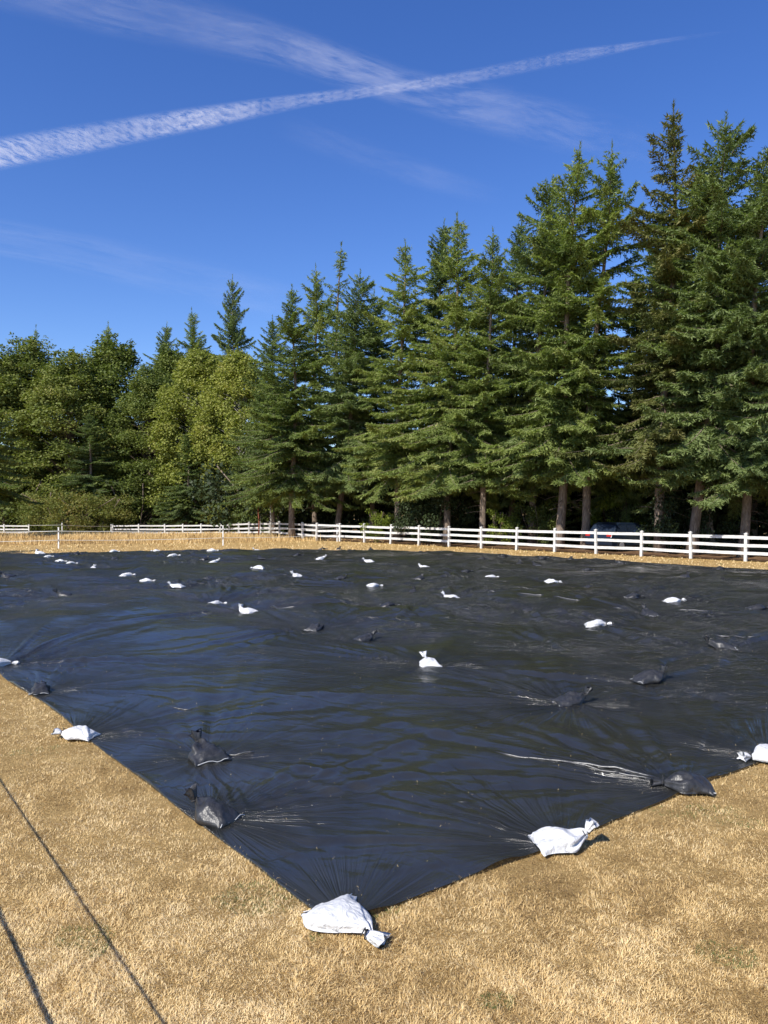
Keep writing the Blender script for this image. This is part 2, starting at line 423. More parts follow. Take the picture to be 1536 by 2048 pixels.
BB = [
 (412, 1518, .42, 120, 'u', 'black sandbag with upright knotted neck, upper of the near left pair'),
 (422, 1634, .42, 150, 'u', 'black sandbag on the left tarp edge with white stitching, lower of the near left pair'),
 (78, 1383, .42, 110, 'f', 'black sandbag on the left tarp edge with a shiny rounded end'),
 (1372, 1578, .42, 172, 'f', 'black sandbag on the right tarp edge at the end of a bright crease'),
 (1145, 1408, .48, 10, 'u', 'black sandbag right of centre with gathered neck at its right and radiating wrinkles'),
 (1303, 1368, .48, 15, 'u', 'black sandbag with a peaked right end, nearer the right side'),
 (1442, 1299, .52, 165, 'u', 'black sandbag at right with its neck pointing left'),
 (731, 1283, .46, 40, 'u', 'black sandbag with a crumpled peak left of the lone white bag'),
 (632, 1262, .44, 60, 'f', 'rounded black sandbag below a dark sagging fold, left of the crumpled peak'),
 (777, 1220, .46, 0, 'f', 'black crumpled sandbag in mid tarp with knot at right'),
 (826, 1187, .40, 80, 'u', 'small black sandbag left of the knotted white bag by the long crease'),
 (1058, 1227, .46, 10, 'f', 'black sandbag just under the long pale dashed crease'),
 (1298, 1231, .50, 90, 'u', 'black sandbag with a thin upright neck at the right end of the dashed crease'),
 (1268, 1199, .46, 0, 'f', 'black sandbag left of the farthest right white bag'),
 (1517, 1222, .48, 5, 'f', 'black sandbag at the right side of the photo, beyond the white bags'),
 (127, 1193, .50, 165, 'u', 'black sandbag with ragged ties at left, nearer than the white row'),
 (14, 1155, .56, 160, 'u', 'black sandbag with ragged ties at the left side of the photo'),
 (683, 1159, .42, 30, 'u', 'black crumpled sandbag left of the plump white one in mid tarp'),
 (933, 1146, .42, 10, 'f', 'small black sandbag left of the white wedge-shaped bag'),
 (840, 1159, .46, 60, 'u', 'black crumpled sandbag below the swan-like white bag'),
 (419, 1162, .52, 130, 'f', 'black sandbag left of the fanning wrinkles'),
 (153, 1109, .42, 90, 'u', 'black sandbag by the far left edge with a dark upright neck'),
 (228, 1120, .50, 120, 'f', 'black shiny sandbag just below the leftmost white edge bag'),
 (410, 1121, .46, 60, 'u', 'black sandbag with pointed ties left of the swan-necked white bag'),
 (521, 1120, .42, 120, 'u', 'black sandbag below the rightmost white edge bag'),
 (595, 1113, .50, 10, 'f', 'low black sandbag near the back, left of the white bag below the fence corner'),
 (965, 1120, .46, 5, 'f', 'shiny black sandbag near the back, inside the far right tarp edge'),
 (1040, 1131, .42, 70, 'u', 'black sandbag with wiry ties, left of a similar pair near the back'),
 (1072, 1132, .42, 110, 'u', 'black sandbag with wiry ties, right of a similar pair near the back'),
 (645, 1099, .48, 0, 'f', 'low black sandbag on the far tarp edge below the fence corner'),
 (678, 1099, .46, 80, 'u', 'black peaked sandbag on the far tarp edge right of the fence corner'),
 (742, 1100, .42, 90, 'u', 'black upright sandbag on the far tarp edge below the second fence post'),
 (841, 1106, .46, 10, 'f', 'black lumpy sandbag on the far right tarp edge, left of the others there'),
 (1007, 1114, .48, 0, 'f', 'black sandbag on the far right tarp edge before the middle fence posts'),
 (1085, 1119, .50, 0, 'f', 'flat black sandbag on the far right tarp edge beside the round one with a knot'),
 (1142, 1120, .44, 60, 'u', 'round black sandbag with a knot on top on the far right tarp edge'),
 (1240, 1127, .48, 150, 'u', 'black sandbag with a small raised knot on the edge below the parked car'),
 (1440, 1139, .56, 0, 'f', 'long flat black sandbag on the far right edge, rightmost of the edge bags'),
 (1370, 1158, .48, 40, 'u', 'black sandbag with a neck curled up at right, inside the far right edge'),
 (1266, 1166, .50, 20, 'f', 'black crumpled sandbag amid bright ripples, left of the one with curled neck'),
 (1462, 1167, .46, 150, 'u', 'black sandbag in the dull reflection near the right side'),
 (1178, 1178, .46, 5, 'f', 'black sandbag right of the flat white bag with round knot'),
 (1176, 1141, .40, 0, 'f', 'small faint black sandbag behind the flat white bag with round knot'),
]
BAGS = []
for kind, lst in (('w', WB), ('b', BB)):
    for (x, y, L, yaw, var, lab) in lst:
        p = px(x, y, .03)
        BAGS.append([kind, p.x, p.y, L if p.y < 9.5 else L * .93, yaw, var, lab])
bagx = np.array([b[1] for b in BAGS]); bagy = np.array([b[2] for b in BAGS])
bphase = np.random.default_rng(11).random((len(BAGS), 4))

# pulled folds between bags: line from pixel to pixel, height, half width
PULLS = [((430, 1205), (455, 1160), .05, .30), ((495, 1222), (610, 1158), .05, .35), ((592, 1152), (440, 1200), .04, .3),
         ((410, 1518), (470, 1640), .03, .12), ((80, 1380), (330, 1405), .025, .12), ((20, 1330), (80, 1370), .03, .1),
         ((1145, 1405), (1000, 1395), .02, .12), ((855, 1335), (1090, 1400), .03, .25), ((1190, 1255), (1500, 1330), .05, .5),
         ((855, 1330), (640, 1260), .03, .3), ((1040, 1262), (1140, 1312), .07, .28), ((902, 1200), (1200, 1250), .05, .4),
         ((1145, 1405), (1300, 1450), .02, .1), ((1375, 1575), (990, 1507), .02, .12), ((250, 1150), (390, 1120), .05, .35),
         ((690, 1840), (420, 1640), .02, .10), ((690, 1840), (1120, 1690), .018, .10), ((730, 1280), (902, 1200), .04, .3)]

def tarp_z(x, y):
    x = np.asarray(x, float); y = np.asarray(y, float)
    a, b = to_ab(x, y)
    ed = edge_dist(x, y)
    far = sstep(6, 20, y)
    # air trapped under the sheet
    wx = x + 1.2 * (fbm(x * .2, y * .2, 31) - .5); wy = y + 1.2 * (fbm(x * .2, y * .2, 37) - .5)
    bil = (.24 - .13 * sstep(18, 30, y)) * sstep(.35, .75, fbm(wx * .16, wy * .20, 2, 3)) + .08 * (fbm(wx * .5, wy * .6, 9, 3))
    pin = np.ones_like(x)
    wr = np.zeros_like(x)
    for i in range(len(BAGS)):
        dx = x - bagx[i]; dy = y - bagy[i]; r = np.sqrt(dx * dx + dy * dy)
        m = r < 5.0
        if not m.any(): continue
        rm = r[m]; th = np.arctan2(dy[m], dx[m])
        pin[m] *= 1 - .93 * np.exp(-(rm / .95) ** 2)
        ph = bphase[i] * 40
        c, s = np.cos(th), np.sin(th)
        ridge = 1 - np.abs(2 * fbm(c * 4.2 + ph[0], s * 4.2 + ph[1], i, 3) - 1) * 3.2
        ridge2 = vnoise(c * 11 + ph[2], s * 11 + ph[3], i) - .5
        sect = sstep(.35, .65, vnoise(c * 1.3 + ph[1], s * 1.3 + ph[2], i + 5))
        nearb = bagy[i] < 10.5
        R = .95 if not nearb else (1.25 if i else 1.9)
        if nearb:
            ridge = ridge * .55; ridge2 = ridge2 * .7 + .75 * (vnoise(c * 19 + ph[1], s * 19 + ph[0], i + 9) - .5); sect = .35 + .65 * sect
        env = (rm / R) * np.exp(1 - rm / R) * sstep(.12, .4, rm)
        wr[m] += env * sect * (.050 * np.clip(ridge, -.6, 1) + .034 * ridge2)
    for (p0, p1, h, w) in PULLS:
        A = px(*p0, .03); B = px(*p1, .03)
        dx, dy = B.x - A.x, B.y - A.y; L = math.hypot(dx, dy); dx /= L; dy /= L
        s = ((x - A.x) * dx + (y - A.y) * dy) / L
        n = -(x - A.x) * dy + (y - A.y) * dx
        n = n + .12 * w * np.sin(s * 9) + .5 * w * (vnoise(s * 3, s * 0 + h * 100, 3) - .5)
        wr += h * np.exp(-(n / w) ** 2) * sstep(-.05, .2, s) * (1 - sstep(.75, 1.08, s)) * (.7 + .6 * np.cos(n / w * 7))
    # loose ripples across the slack sheet
    rip = (vnoise(a * .55 + .6 * b, b * 2.1 - .8 * a, 21) - .5) * .042 + (vnoise(a * 1.2 + 1.3 * b, b * 4.2 - 2.0 * a, 23) - .5) * .024
    rip += (1 - np.abs(2 * vnoise(x * .45, y * 1.3 + .3 * x, 27) - 1) * 2.0).clip(0) * .040
    loose = .25 + .9 * sstep(.35, .65, fbm(x * .18, y * .18, 15, 2))
    flat = sstep(0, 1.3, ed)
    z = .022 + flat * (.07 + .93 * far) * bil * pin + sstep(0, .5, ed) * (wr * (.55 + .45 * far) + rip * loose * (.10 + .75 * sstep(7, 22, y))) \
        + .010 * (fbm(x * 1.1, y * 1.1, 44, 3) - .3) * sstep(.0, .25, ed)
    z = z + .035 * np.exp(-np.maximum(ed, 0) / .10) * sstep(.5, .75, fbm((a + b) * 1.3, (a - b) * .2, 57, 2))
    return np.maximum(z, .012)

NS, NTT = 560, 440
s = np.linspace(0, 1, NS) ** 1.55; tt = np.linspace(0, 1, NTT) ** 1.5
Bv = tt * BMAX
Am = s[None, :] * amax(Bv)[:, None]; Bm = np.repeat(Bv[:, None], NS, 1)
# uneven cut edges
ea = .07 * (fbm(Bm * .55, Bm * 0, 61) - .5) * 2; eb = .08 * (fbm(Am * .45, Am * 0, 63) - .5) * 2
fa = np.exp(-Am / .8); fb = np.exp(-Bm / .8)
Am2 = Am + ea * fa * sstep(0, 1.2, Bm); Bm2 = Bm + eb * fb * sstep(0, 1.2, Am)
X = O2[0] + Am2 * E1[0] + Bm2 * E2[0]; Y = O2[1] + Am2 * E1[1] + Bm2 * E2[1]
Z = tarp_z(X, Y)
V = np.stack([X.ravel(), Y.ravel(), Z.ravel()], 1)
i0 = (np.arange(NTT - 1)[:, None] * NS + np.arange(NS - 1)[None, :]).ravel()
F = np.stack([i0, i0 + NS, i0 + NS + 1, i0 + 1], 1)
# turned-down hem all round so that the sheet has an edge
def hem(idx):
    global V, F
    base = len(V); low = V[idx].copy(); low[:, 2] = .004
    V = np.vstack([V, low]); n = len(idx)
    k = np.arange(n - 1)
    F = np.vstack([F, np.stack([idx[k], idx[k + 1], base + k + 1, base + k], 1)])
hem(np.arange(NS)); hem(np.arange(NTT) * NS)
hem((NTT - 1) * NS + np.arange(NS)[::-1]); hem((np.arange(NTT) * NS + NS - 1)[::-1])
tarp = mesh_obj('plastic_tarp', V, F, M['tarp'], smooth=True)
add_attr(tarp, 'slack', sstep(8, 17, V[:, 1] + .35 * V[:, 0]) * (.45 + .75 * sstep(0, 7, V[:, 0]) * sstep(12, 20, V[:, 1])))
_d = np.sqrt((V[:, 0][:, None] - bagx[None]) ** 2 + (V[:, 1][:, None] - bagy[None]) ** 2)
_k = np.argmin(_d, 1); _r1 = _d[np.arange(len(V)), _k]; _d[np.arange(len(V)), _k] = 1e9; _r2 = _d.min(1); del _d
_pv = np.stack([(V[:, 0] - bagx[_k]) / np.maximum(_r1, .02), (V[:, 1] - bagy[_k]) / np.maximum(_r1, .02), _k * 3.7], 1)
_at = tarp.data.attributes.new('pull', 'FLOAT_VECTOR', 'POINT'); _at.data.foreach_set('vector', _pv.astype(np.float32).ravel())
_Rp = np.where(bagy[_k] < 10.5, 1.15, .85)
add_attr(tarp, 'pull_weight', np.clip(np.exp(-_r1 / _Rp) - np.exp(-_r2 / _Rp), 0, 1) * sstep(.05, .35, _r1) * 1.6 * (.35 + .9 * bphase[_k, 0]))
tag(tarp, 'huge glossy black plastic tarp spread over the dry lawn and weighted with sandbags', 'tarp')

# sharp standing creases in the sheet
def crease(p0, p1, rad, wob=.02, breaks=0.0, seed=0):
    r = np.random.default_rng(seed)
    A = px(*p0, .05); B = px(*p1, .05); L = (B - A).length
    n = max(6, int(L / .12)); pts = []; rad_l = []
    side = Vector((-(B - A).y, (B - A).x, 0)).normalized()
    run, rr = [], []
    def flush():
        if len(run) > 2:
            rr[0] *= .2; rr[-1] *= .2
            MB().tube(run, list(rr), 6).build('crease', M['crease'], tarp, True)
    for k in range(n + 1):
        f = k / n
        q = A.lerp(B, f) + side * (wob * math.sin(f * 7 + seed) + r.normal() * wob * .15)
        if r.random() < breaks:
            flush(); run, rr = [], []; continue
        z = float(tarp_z(np.array([q.x]), np.array([q.y]))[0])
        run.append(Vector((q.x, q.y, z + rad * .25))); rr.append(rad * (.7 + .5 * r.random()))
    flush()
crease((992, 1507), (1322, 1556), .012, .004, .0, 1)
crease((1120, 1527), (1318, 1561), .009, .004, .0, 2)
crease((945, 1197), (1190, 1219), .020, .03, .15, 3)
crease((1195, 1219), (1290, 1228), .018, .02, .2, 4)
crease((1330, 1225), (1425, 1229), .018, .02, .25, 5)
crease((205, 1400), (385, 1422), .008, .01, .22, 6)
crease((536, 1224), (592, 1229), .022, .04, .0, 7)
crease((450, 1505), (508, 1505), .009, .012, .05, 8)
crease((1430, 1279), (1515, 1285), .014, .02, .25, 9)
crease((880, 1610), (955, 1606), .005, .01, .3, 10)

# ------------------------------------------------------------------ sandbags
def smooth01(a, b, x): return float(sstep(a, b, x))
def bag_parts(seed, neck_el, big=False):
    r = np.random.default_rng(seed)
    NU, NTH = 34, 36
    L, W, Hh = 1.0, .33, .25          # unit length, scaled afterwards
    if big: W, Hh = .37, .17
    lift = .20 if neck_el > .5 else .10
    verts = []; ks = r.integers(5, 9, 3); phs = r.random(6) * 6.28
    skew = r.normal() * .04; lean = r.normal() * .06
    for i in range(NU):
        u = i / (NU - 1)
        taper = 1 - smooth01(.55, 1.0, u)
        if big: taper = 1 - smooth01(.30, 1.0, u)
        w = W * (.92 + .12 * math.sin(u * 3.0 + phs[3])) * (taper ** .75) + .035
        w *= 1 + .10 * math.exp(-(u / .07) ** 2)
        h = Hh * (math.sin(math.pi * min(1, u * .80 + .05)) ** .72) * (.35 + .65 * taper ** .6) + .012
        if u < .05: h *= .35 + u * 13
        zc = lift * smooth01(.62, 1.0, u) * (.9 if neck_el > .5 else .45)
        for k in range(NTH):
            th = 2 * math.pi * k / NTH
            c, s_ = math.cos(th), math.sin(th)
            fold = smooth01(.42, 1.0, u)
            m = 1 + fold * .16 * (math.cos(ks[0] * th + phs[0]) + .6 * math.cos((ks[1] + 3) * th + phs[1] + u * 2)) * (.4 + .6 * (1 - u) + .2)
            pl = abs(math.sin(ks[2] * th * .5 + phs[4] + .8 * math.sin(u * 4 + phs[5]))) ** .4 + .6 * abs(math.sin((ks[1] + 2) * th * .5 + phs[2] + u)) ** .4
            m += (.30 * smooth01(.15, .85, u) + .07) * (pl - 1.2)
            lump = .09 * (fbm(np.array([u * 3.5 + c]), np.array([s_ * 1.6 + seed]), seed % 50)[0] - .5) * 2
            y = w * math.copysign(abs(c) ** .82, c) * m + skew * math.sin(u * 5) + lean * u
            if s_ >= 0: z = zc + h * (s_ ** .85) * m + lump * (s_)
            else: z = zc * .75 + .018 * s_
            verts.append((-.5 + u * .92 + .035 * math.cos(th * 2 + phs[2]) * (u < .04), y, max(z, -.01)))
    faces = []
    for i in range(NU - 1):
        for k in range(NTH):
            k2 = (k + 1) % NTH
            faces.append((i*NTH + k, (i+1)*NTH + k, (i+1)*NTH + k2, i*NTH + k2))
    faces.append(tuple(range(NTH))); faces.append(tuple((NU-1)*NTH + k for k in reversed(range(NTH))))
    # neck: gathered tuft beyond the tie
    zt = lift * (.9 if neck_el > .5 else .45) + .02
    tip = Vector((.43, lean, zt)); d = Vector((math.cos(neck_el), r.normal() * .2 if not big else .75, math.sin(neck_el))).normalized()
    ax = d.cross(Vector((0, 1, 0))).normalized(); ay = d.cross(ax)
    nv, nf = [], []; NN, NK = 9, 22; ln = .32 if neck_el > .5 else .24
    for i in range(NN):
        u = i / (NN - 1)
        rad = .045 + .085 * (u ** .7)
        for k in range(NK):
            th = 2 * math.pi * k / NK
            m = 1 + .32 * u ** .5 * math.cos(5 * th + phs[4]) + .18 * u * math.cos(9 * th + phs[5])
            end = ln * u * (1 + .12 * u * math.cos(3 * th + phs[0]))
            bend = d * end + Vector((0, 0, -.10 * u * u)) * (1 if neck_el > .5 else .55)
            q = tip + bend + ax * (rad * .62 * m * math.cos(th)) + ay * (rad * m * math.sin(th))
            nv.append((q.x, q.y, max(q.z, .004)))
    for i in range(NN - 1):
        for k in range(NK):
            k2 = (k + 1) % NK
            nf.append((i*NK + k, (i+1)*NK + k, (i+1)*NK + k2, i*NK + k2))
    nf.append(tuple((NN-1)*NK + k for k in range(NK)))
    # tie
    tb = MB(); ring = []
    for k in range(15):
        th = 2 * math.pi * k / 14
        ring.append(tip + d * .015 + ax * (.052 * math.cos(th)) + ay * (.058 * math.sin(th)))
    tb.tube(ring, .014, 5, False)
    tb.tube([tip + ax * .05, tip + ax * .12 + ay * .06 + d * .02, tip + ax * .10 + ay * .16 + Vector((0, 0, -.03))], [.011, .010, .008], 5)
    # sewn bottom seam
    sb = MB(); pts = []
    for k in range(9):
        f = k / 8 * 2 - 1
        pts.append(Vector((-.505 + .02 * math.cos(f * 9), f * W * 1.02 + skew * 0, .03 + .02 * math.sin(f * 5 + seed))))
    sb.tube(pts, .007, 5)
    return (verts, faces), (nv, nf), tb, sb

PROTO = {}
for kind in 'wb':
    bm_, tm = (M['white_bag'], M['tie_dark']) if kind == 'w' else (M['black_bag'], M['tie_dark'])
    for var, el in (('u', 1.05), ('f', .12), ('c', -.02)):
        if var == 'c' and kind == 'b': continue
        PROTO[kind + var] = []
        for q in range(4 if var != 'c' else 1):
            PROTO[kind + var].append(bag_parts(hash((kind == 'w', var == 'u', q)) % 1000 + 7 * q + (3 if kind == 'w' else 90), el + .12 * q, var == 'c'))
_made = {}
for n, (kind, bx_, by_, L, yaw, var, lab) in enumerate(BAGS):
    key = kind + var; q = n % len(PROTO[key])
    z = float(tarp_z(np.array([bx_]), np.array([by_]))[0])
    if float(edge_dist(bx_, by_)) < .05: z = .03
    mats = (M['white_bag'], M['tie_dark'], M['white_bag']) if kind == 'w' else (M['black_bag'], M['tie_dark'], M['tie_white'])
    name = 'white_sandbag' if kind == 'w' else 'black_sandbag'
    root = empty(name, (bx_, by_, z), math.radians(yaw), (L, L * random.uniform(.92, 1.08), L * random.uniform(.9, 1.12) * (1 if kind == 'w' else 1.06 if by_ < 13 else .95)))
    tag(root, lab, 'sandbag', 'white sandbags on the tarp' if kind == 'w' else 'black sandbags on the tarp')
    if (key, q) not in _made:
        (bv, bf), (nv, nf), tb, sb = PROTO[key][q]
        a = mesh_obj('bag_body', bv, bf, mats[0], root, True)
        b = mesh_obj('neck', nv, nf, mats[0], root, True)
        c = tb.build('tie', mats[1], root, True)
        d = sb.build('seam', mats[2], root, True)
        _made[(key, q)] = [a, b, c, d]
    else:
        for o in _made[(key, q)]:
            c = o.copy(); COL.objects.link(c); c.parent = root

# ------------------------------------------------------------------ grass
def blades(name, P, length, width, lean_dir, lean, tint, mat, label, cat=None):
    """curved blades: quad + tip triangle, made as quads only"""
    n = len(P)
    r = np.random.default_rng(len(P))
    fx, fy = np.cos(lean_dir), np.sin(lean_dir)
    yaw = lean_dir + np.pi / 2 + r.normal(0, .7, n)
    sx, sy = np.cos(yaw) * width / 2, np.sin(yaw) * width / 2
    up1 = np.cos(lean * .55); out1 = np.sin(lean * .55); up2 = np.cos(lean * 1.35); out2 = np.sin(lean * 1.35)
    h = length / 2
    mid = P + np.stack([fx * out1 * h, fy * out1 * h, up1 * h], 1)
    tip = mid + np.stack([fx * out2 * h, fy * out2 * h, up2 * h], 1)
    S = np.stack([sx, sy, np.zeros(n)], 1)
    V = np.stack([P - S, P + S, mid + S * .85, mid - S * .85, tip], 1).reshape(-1, 3)
    b = np.arange(n) * 5
    F = np.concatenate([np.stack([b, b+1, b+2], 1), np.stack([b, b+2, b+3], 1), np.stack([b+3, b+2, b+4], 1)])
    o = mesh_obj(name, V, F, mat)
    add_attr(o, 'tint', np.repeat(tint, 5))
    tag(o, label, cat, kind='stuff')
    return o

def outside_tarp(x, y, tol=.0):
    a, b = to_ab(x, y)
    a = a - .07 * (fbm(b * .55, b * 0, 61) - .5) * 2 * sstep(0, 1.2, b) 
    b2 = b - .08 * (fbm(a * .45, a * 0, 63) - .5) * 2 * sstep(0, 1.2, a)
    ins = np.minimum(np.minimum(a, b2), np.minimum(amax(b) - a, BMAX - b))
    return ins < tol

def lawn(nb, dmin, dmax, lmin, lmax, w0, name, label, r, near=True):
    # even in picture area: density falls off with distance
    u = r.random(nb); D = 1 / (1 / dmin + u * (1 / dmax - 1 / dmin))
    ux = r.uniform(-.56, .56, nb)
    x = ux * D; y = D
    tilt = r.random(nb)
    m = outside_tarp(x, y, .03)
    m &= ~((x > 0) & (y > 25) & ((x - FENCE_C.x) + (y - FENCE_C.y) > .5)) & (y < 58)
    x, y = x[m], y[m]; n = len(x)
    P = np.stack([x, y, gz(x, y)], 1)
    sw = fbm(x * 2.2, y * 2.2, 71, 3) * 16 + fbm(x * 9, y * 9, 75, 2) * 9
    ld = sw + r.normal(0, 1.1, n)
    tuft = fbm(x * 2.6, y * 2.6, 81, 3)
    ln = (lmin + (lmax - lmin) * r.random(n) ** 1.6) * (.75 + .5 * sstep(.35, .7, tuft))
    lean = np.clip(r.normal(1.12, .34, n), .1, 1.5)
    lng = r.random(n) < .05; ln = np.where(lng, ln * 2.0, ln); lean = np.where(lng, 1.42, lean)
    col = np.clip(.57 + .75 * (fbm(x * .7, y * .7, 91, 3) - .5) + .45 * (vnoise(x * 4, y * 4, 93) - .5) + r.normal(0, .22, n), .02, .86)
    green = (fbm(x * 1.7, y * 1.7, 97, 3) > .75) & (r.random(n) < .3)
    bare = sstep(.62, .74, fbm(x * 2.4, y * 2.4, 99, 3)); col = col - .16 * bare; ln = ln * (1 - .25 * bare)
    col = np.clip(col, .02, .86)
    col[green] = r.uniform(.93, 1, green.sum())
    wd = w0 * (1 + .35 * r.random(n)) * np.maximum(1, y / 6)
    ln = ln * np.maximum(1, y / 14)
    return blades(name, P, ln, wd, ld, lean, col, M['blades'], label, 'grass')
r = np.random.default_rng(5)
lawn(390000, 3.3, 13.0, .013, .040, .0026, 'dry_grass', 'short sun-bleached dry lawn grass around the near tarp corner', r)
lawn(70000, 13.0, 58, .03, .06, .004, 'dry_grass', 'strip of dry mown grass between the far tarp edge and the fences', r)

# tall uncut grass of the field on the left
n = 90000
x = r.uniform(-52, 0, n); y = r.uniform(48.5, 86, n)
fd = np.interp(x, [-60, -17, -6, -3, 0], [81, 75, 56, 53, 50])
m = (y < fd - .2) & (y > np.interp(x, [-60, -24, -18.8, -10, -4, 0], [40, 47, 49.5, 51.5, 54, 56]))
x, y = x[m], y[m]; n = len(x)
P = np.stack([x, y, gz(x, y)], 1)
tf = fbm(x * .35, y * .35, 51, 3)
blades('tall_dry_grass', P, (.14 + .34 * sstep(.3, .75, tf)) * r.uniform(.5, 1.2, n), .03 * r.uniform(.6, 1.4, n), r.random(n) * 6.28,
       np.clip(r.normal(.35, .25, n), 0, 1), np.clip(.36 + .7 * (tf - .5) + r.normal(0, .15, n), .03, .85), M['blades'],
       'taller uncut straw-coloured grass in the field behind the rope fence', 'grass')

# straw and chaff blown on to the sheet
n = 500
D = r.uniform(4.8, 13, n); x = r.uniform(-.5, .5, n) * D
m = edge_dist(x, D) > .05; x, D = x[m], D[m]; n = len(x)
P = np.stack([x, D, tarp_z(x, D) + .004], 1)
blades('straw_bits', P, r.uniform(.008, .035, n), r.uniform(.0015, .003, n), r.random(n) * 6.28, np.full(n, 1.45), r.uniform(.5, .85, n), M['blades'],
       'scattered bits of straw on the black sheet', 'straw')

# ------------------------------------------------------------------ white rail fence
def rail_fence(path, label, skip=0, spacing=2.463, mat=M['vinyl']):
    root = empty('rail_fence', (path[0].x, path[0].y, float(gz(path[0].x, path[0].y))))
    tag(root, label, 'fence', 'white rail fences')
    o0 = Vector(root.location)
    posts = [Vector(path[0])]
    for i in range(len(path) - 1):
        A, B = path[i], path[i + 1]; L = (B - A).length; k = max(1, round(L / spacing))
        for j in range(1, k + 1): posts.append(A.lerp(B, j / k))
    pm = None
    for i, p in enumerate(posts):
        if i < skip: continue
        q = posts[min(i + 1, len(posts) - 1)] - posts[max(i - 1, 0)]
        rz = math.atan2(q.y, q.x)
        g = float(gz(p.x, p.y)); hj = random.uniform(-.015, .02)
        if pm is None:
            mb = MB(); mb.box((0, 0, .61), (.125, .125, 1.22))
            pm = mb.build('post', mat, root)
            cp = MB(); cp.box((0, 0, 1.235), (.15, .15, .03)); b = len(cp.v)
            cp.v += [(-.06, -.06, 1.25), (.06, -.06, 1.25), (.06, .06, 1.25), (-.06, .06, 1.25), (0, 0, 1.29)]
            cp.f += [(b, b+1, b+4), (b+1, b+2, b+4), (b+2, b+3, b+4), (b+3, b, b+4)]
            cm = cp.build('cap', mat, pm)
            o = pm
        else:
            o = pm.copy(); COL.objects.link(o); o.parent = root
            c = cm.copy(); COL.objects.link(c); c.parent = o
        o.location = Vector((p.x, p.y, g + hj)) - o0
        o.rotation_euler = (random.gauss(0, .014), random.gauss(0, .02), rz)
    rm = None
    for i in range(len(posts) - 1):
        A, B = posts[i], posts[i + 1]
        ga, gb = float(gz(A.x, A.y)), float(gz(B.x, B.y))
        for h in (.36, .72, 1.08):
            if rm is None:
                mb = MB(); mb.box((0, 0, 0), (1, .045, .135)); rm = mb.build('rail', mat, root); o = rm
            else:
                o = rm.copy(); COL.objects.link(o); o.parent = root
            a = Vector((A.x, A.y, ga + h + random.gauss(0, .014))); b = Vector((B.x, B.y, gb + h + random.gauss(0, .014)))
            d = b - a
            o.location = (a + b) / 2 - o0; o.scale = (d.length - .128, 1, 1)
            o.rotation_euler = (0, -math.atan2(d.z, math.hypot(d.x, d.y)), math.atan2(d.y, d.x))
    return root
rail_fence([FENCE_PATH[1] + fdir * 2.463 * 13, FENCE_PATH[1]], 'white three-rail fence running along the conifers on the right')
rail_fence(FENCE_PATH[1:6], 'white three-rail fence turning back in tree shade from the corner', skip=1)
rail_fence([FENCE_PATH[5], FENCE_PATH[6], at(225, 79.7)], 'far white fence run between the yellow-green bramble and the shaded part', skip=1)
rail_fence([at(58, 81), at(-90, 82)], 'white fence end at the far left beside the bramble')

# ------------------------------------------------------------------ rope fences
def rope_fence(posts, ropes, label, group='rope fences', rr=.013, height=1.22, sag=.24, off=-.07):
    root = empty('rope_fence', (posts[0].x, posts[0].y, posts[0].z)); o0 = Vector(root.location)
    tag(root, label, 'fence', group)
    for p in posts:
        mb = MB(); q = p - o0
        mb.box((q.x, q.y, q.z + height / 2), (.065, .065, height))
        mb.box((q.x, q.y, q.z + height + .01), (.085, .085, .03))
        po = mb.build('post', M['stake'], root)
        for h in ropes:
            ins = MB(); ins.box((q.x, q.y - .05, q.z + h), (.05, .05, .06)); ins.build('insulator', M['tie_dark'], po)
    for h in ropes:
        pts = []
        for i in range(len(posts) - 1):
            for k in range(12):
                f = k / 12; a = posts[i].lerp(posts[i + 1], f)
                pts.append(a - o0 + Vector((0, off, h - sag * f * (1 - f))))
        pts.append(posts[-1] - o0 + Vector((0, off, h)))
        MB().tube(pts, rr * (1.6 if sag < .1 and h < .8 else 1), 5).build('rope', M['rope'], root, True)
    return root
def gp(x, D): q = at(x, D); q.z = float(gz(q.x, q.y)); return q
rope_fence([gp(-230, 42.5), gp(117, 44.5), gp(446, 47.8), gp(674, 52.6)], (.50, 1.02), 'white rope fence on thin posts in front of the tall dry grass')
rope_fence([gp(-120, 70), gp(124, 71.5), gp(222, 79.4)], (.5, 1.05), 'thin rope fence on a single post in front of the bramble')
# the same fence runs past the camera on the left; its ropes throw the two shadow lines on the lawn
tanE = math.tan(SUN_EL)
def src(sx, sy, h):
    return Vector((sx + SUN_DIR.x * h / tanE, sy + SUN_DIR.y * h / tanE, 0))
q0, q1 = src(-3.5, 7.01, 1.02), src(-1.06, 3.71, 1.02); dd = (q1 - q0).normalized()
rope_fence([q0 - dd * 3.6, q1 + dd * 3.5], (.60, 1.02), 'white rope fence passing left of the viewpoint, casting two shadow lines', rr=.007, sag=.03, off=0)

# ------------------------------------------------------------------ trees
def tri_cloud(name, P, Dv, Sv, ln, wd, tint, mat, parent, quad=False):
    """needle sprays or leaves: one narrow triangle or a diamond each"""
    n = len(P)
    if quad:
        V = np.stack([P, P + Dv * (ln * .5)[:, None] + Sv * (wd * .5)[:, None], P + Dv * ln[:, None], P + Dv * (ln * .5)[:, None] - Sv * (wd * .5)[:, None]], 1).reshape(-1, 3)
        F = np.arange(n * 4).reshape(-1, 4); k = 4
    else:
        V = np.stack([P - Sv * (wd * .5)[:, None], P + Sv * (wd * .5)[:, None], P + Dv * ln[:, None]], 1).reshape(-1, 3)
        F = np.arange(n * 3).reshape(-1, 3); k = 3
    o = mesh_obj(name, V, F, mat, parent)
    add_attr(o, 'tint', np.repeat(tint, k))
    return o

def nrm(v): return v / np.maximum(1e-6, np.linalg.norm(v, axis=-1, keepdims=True))

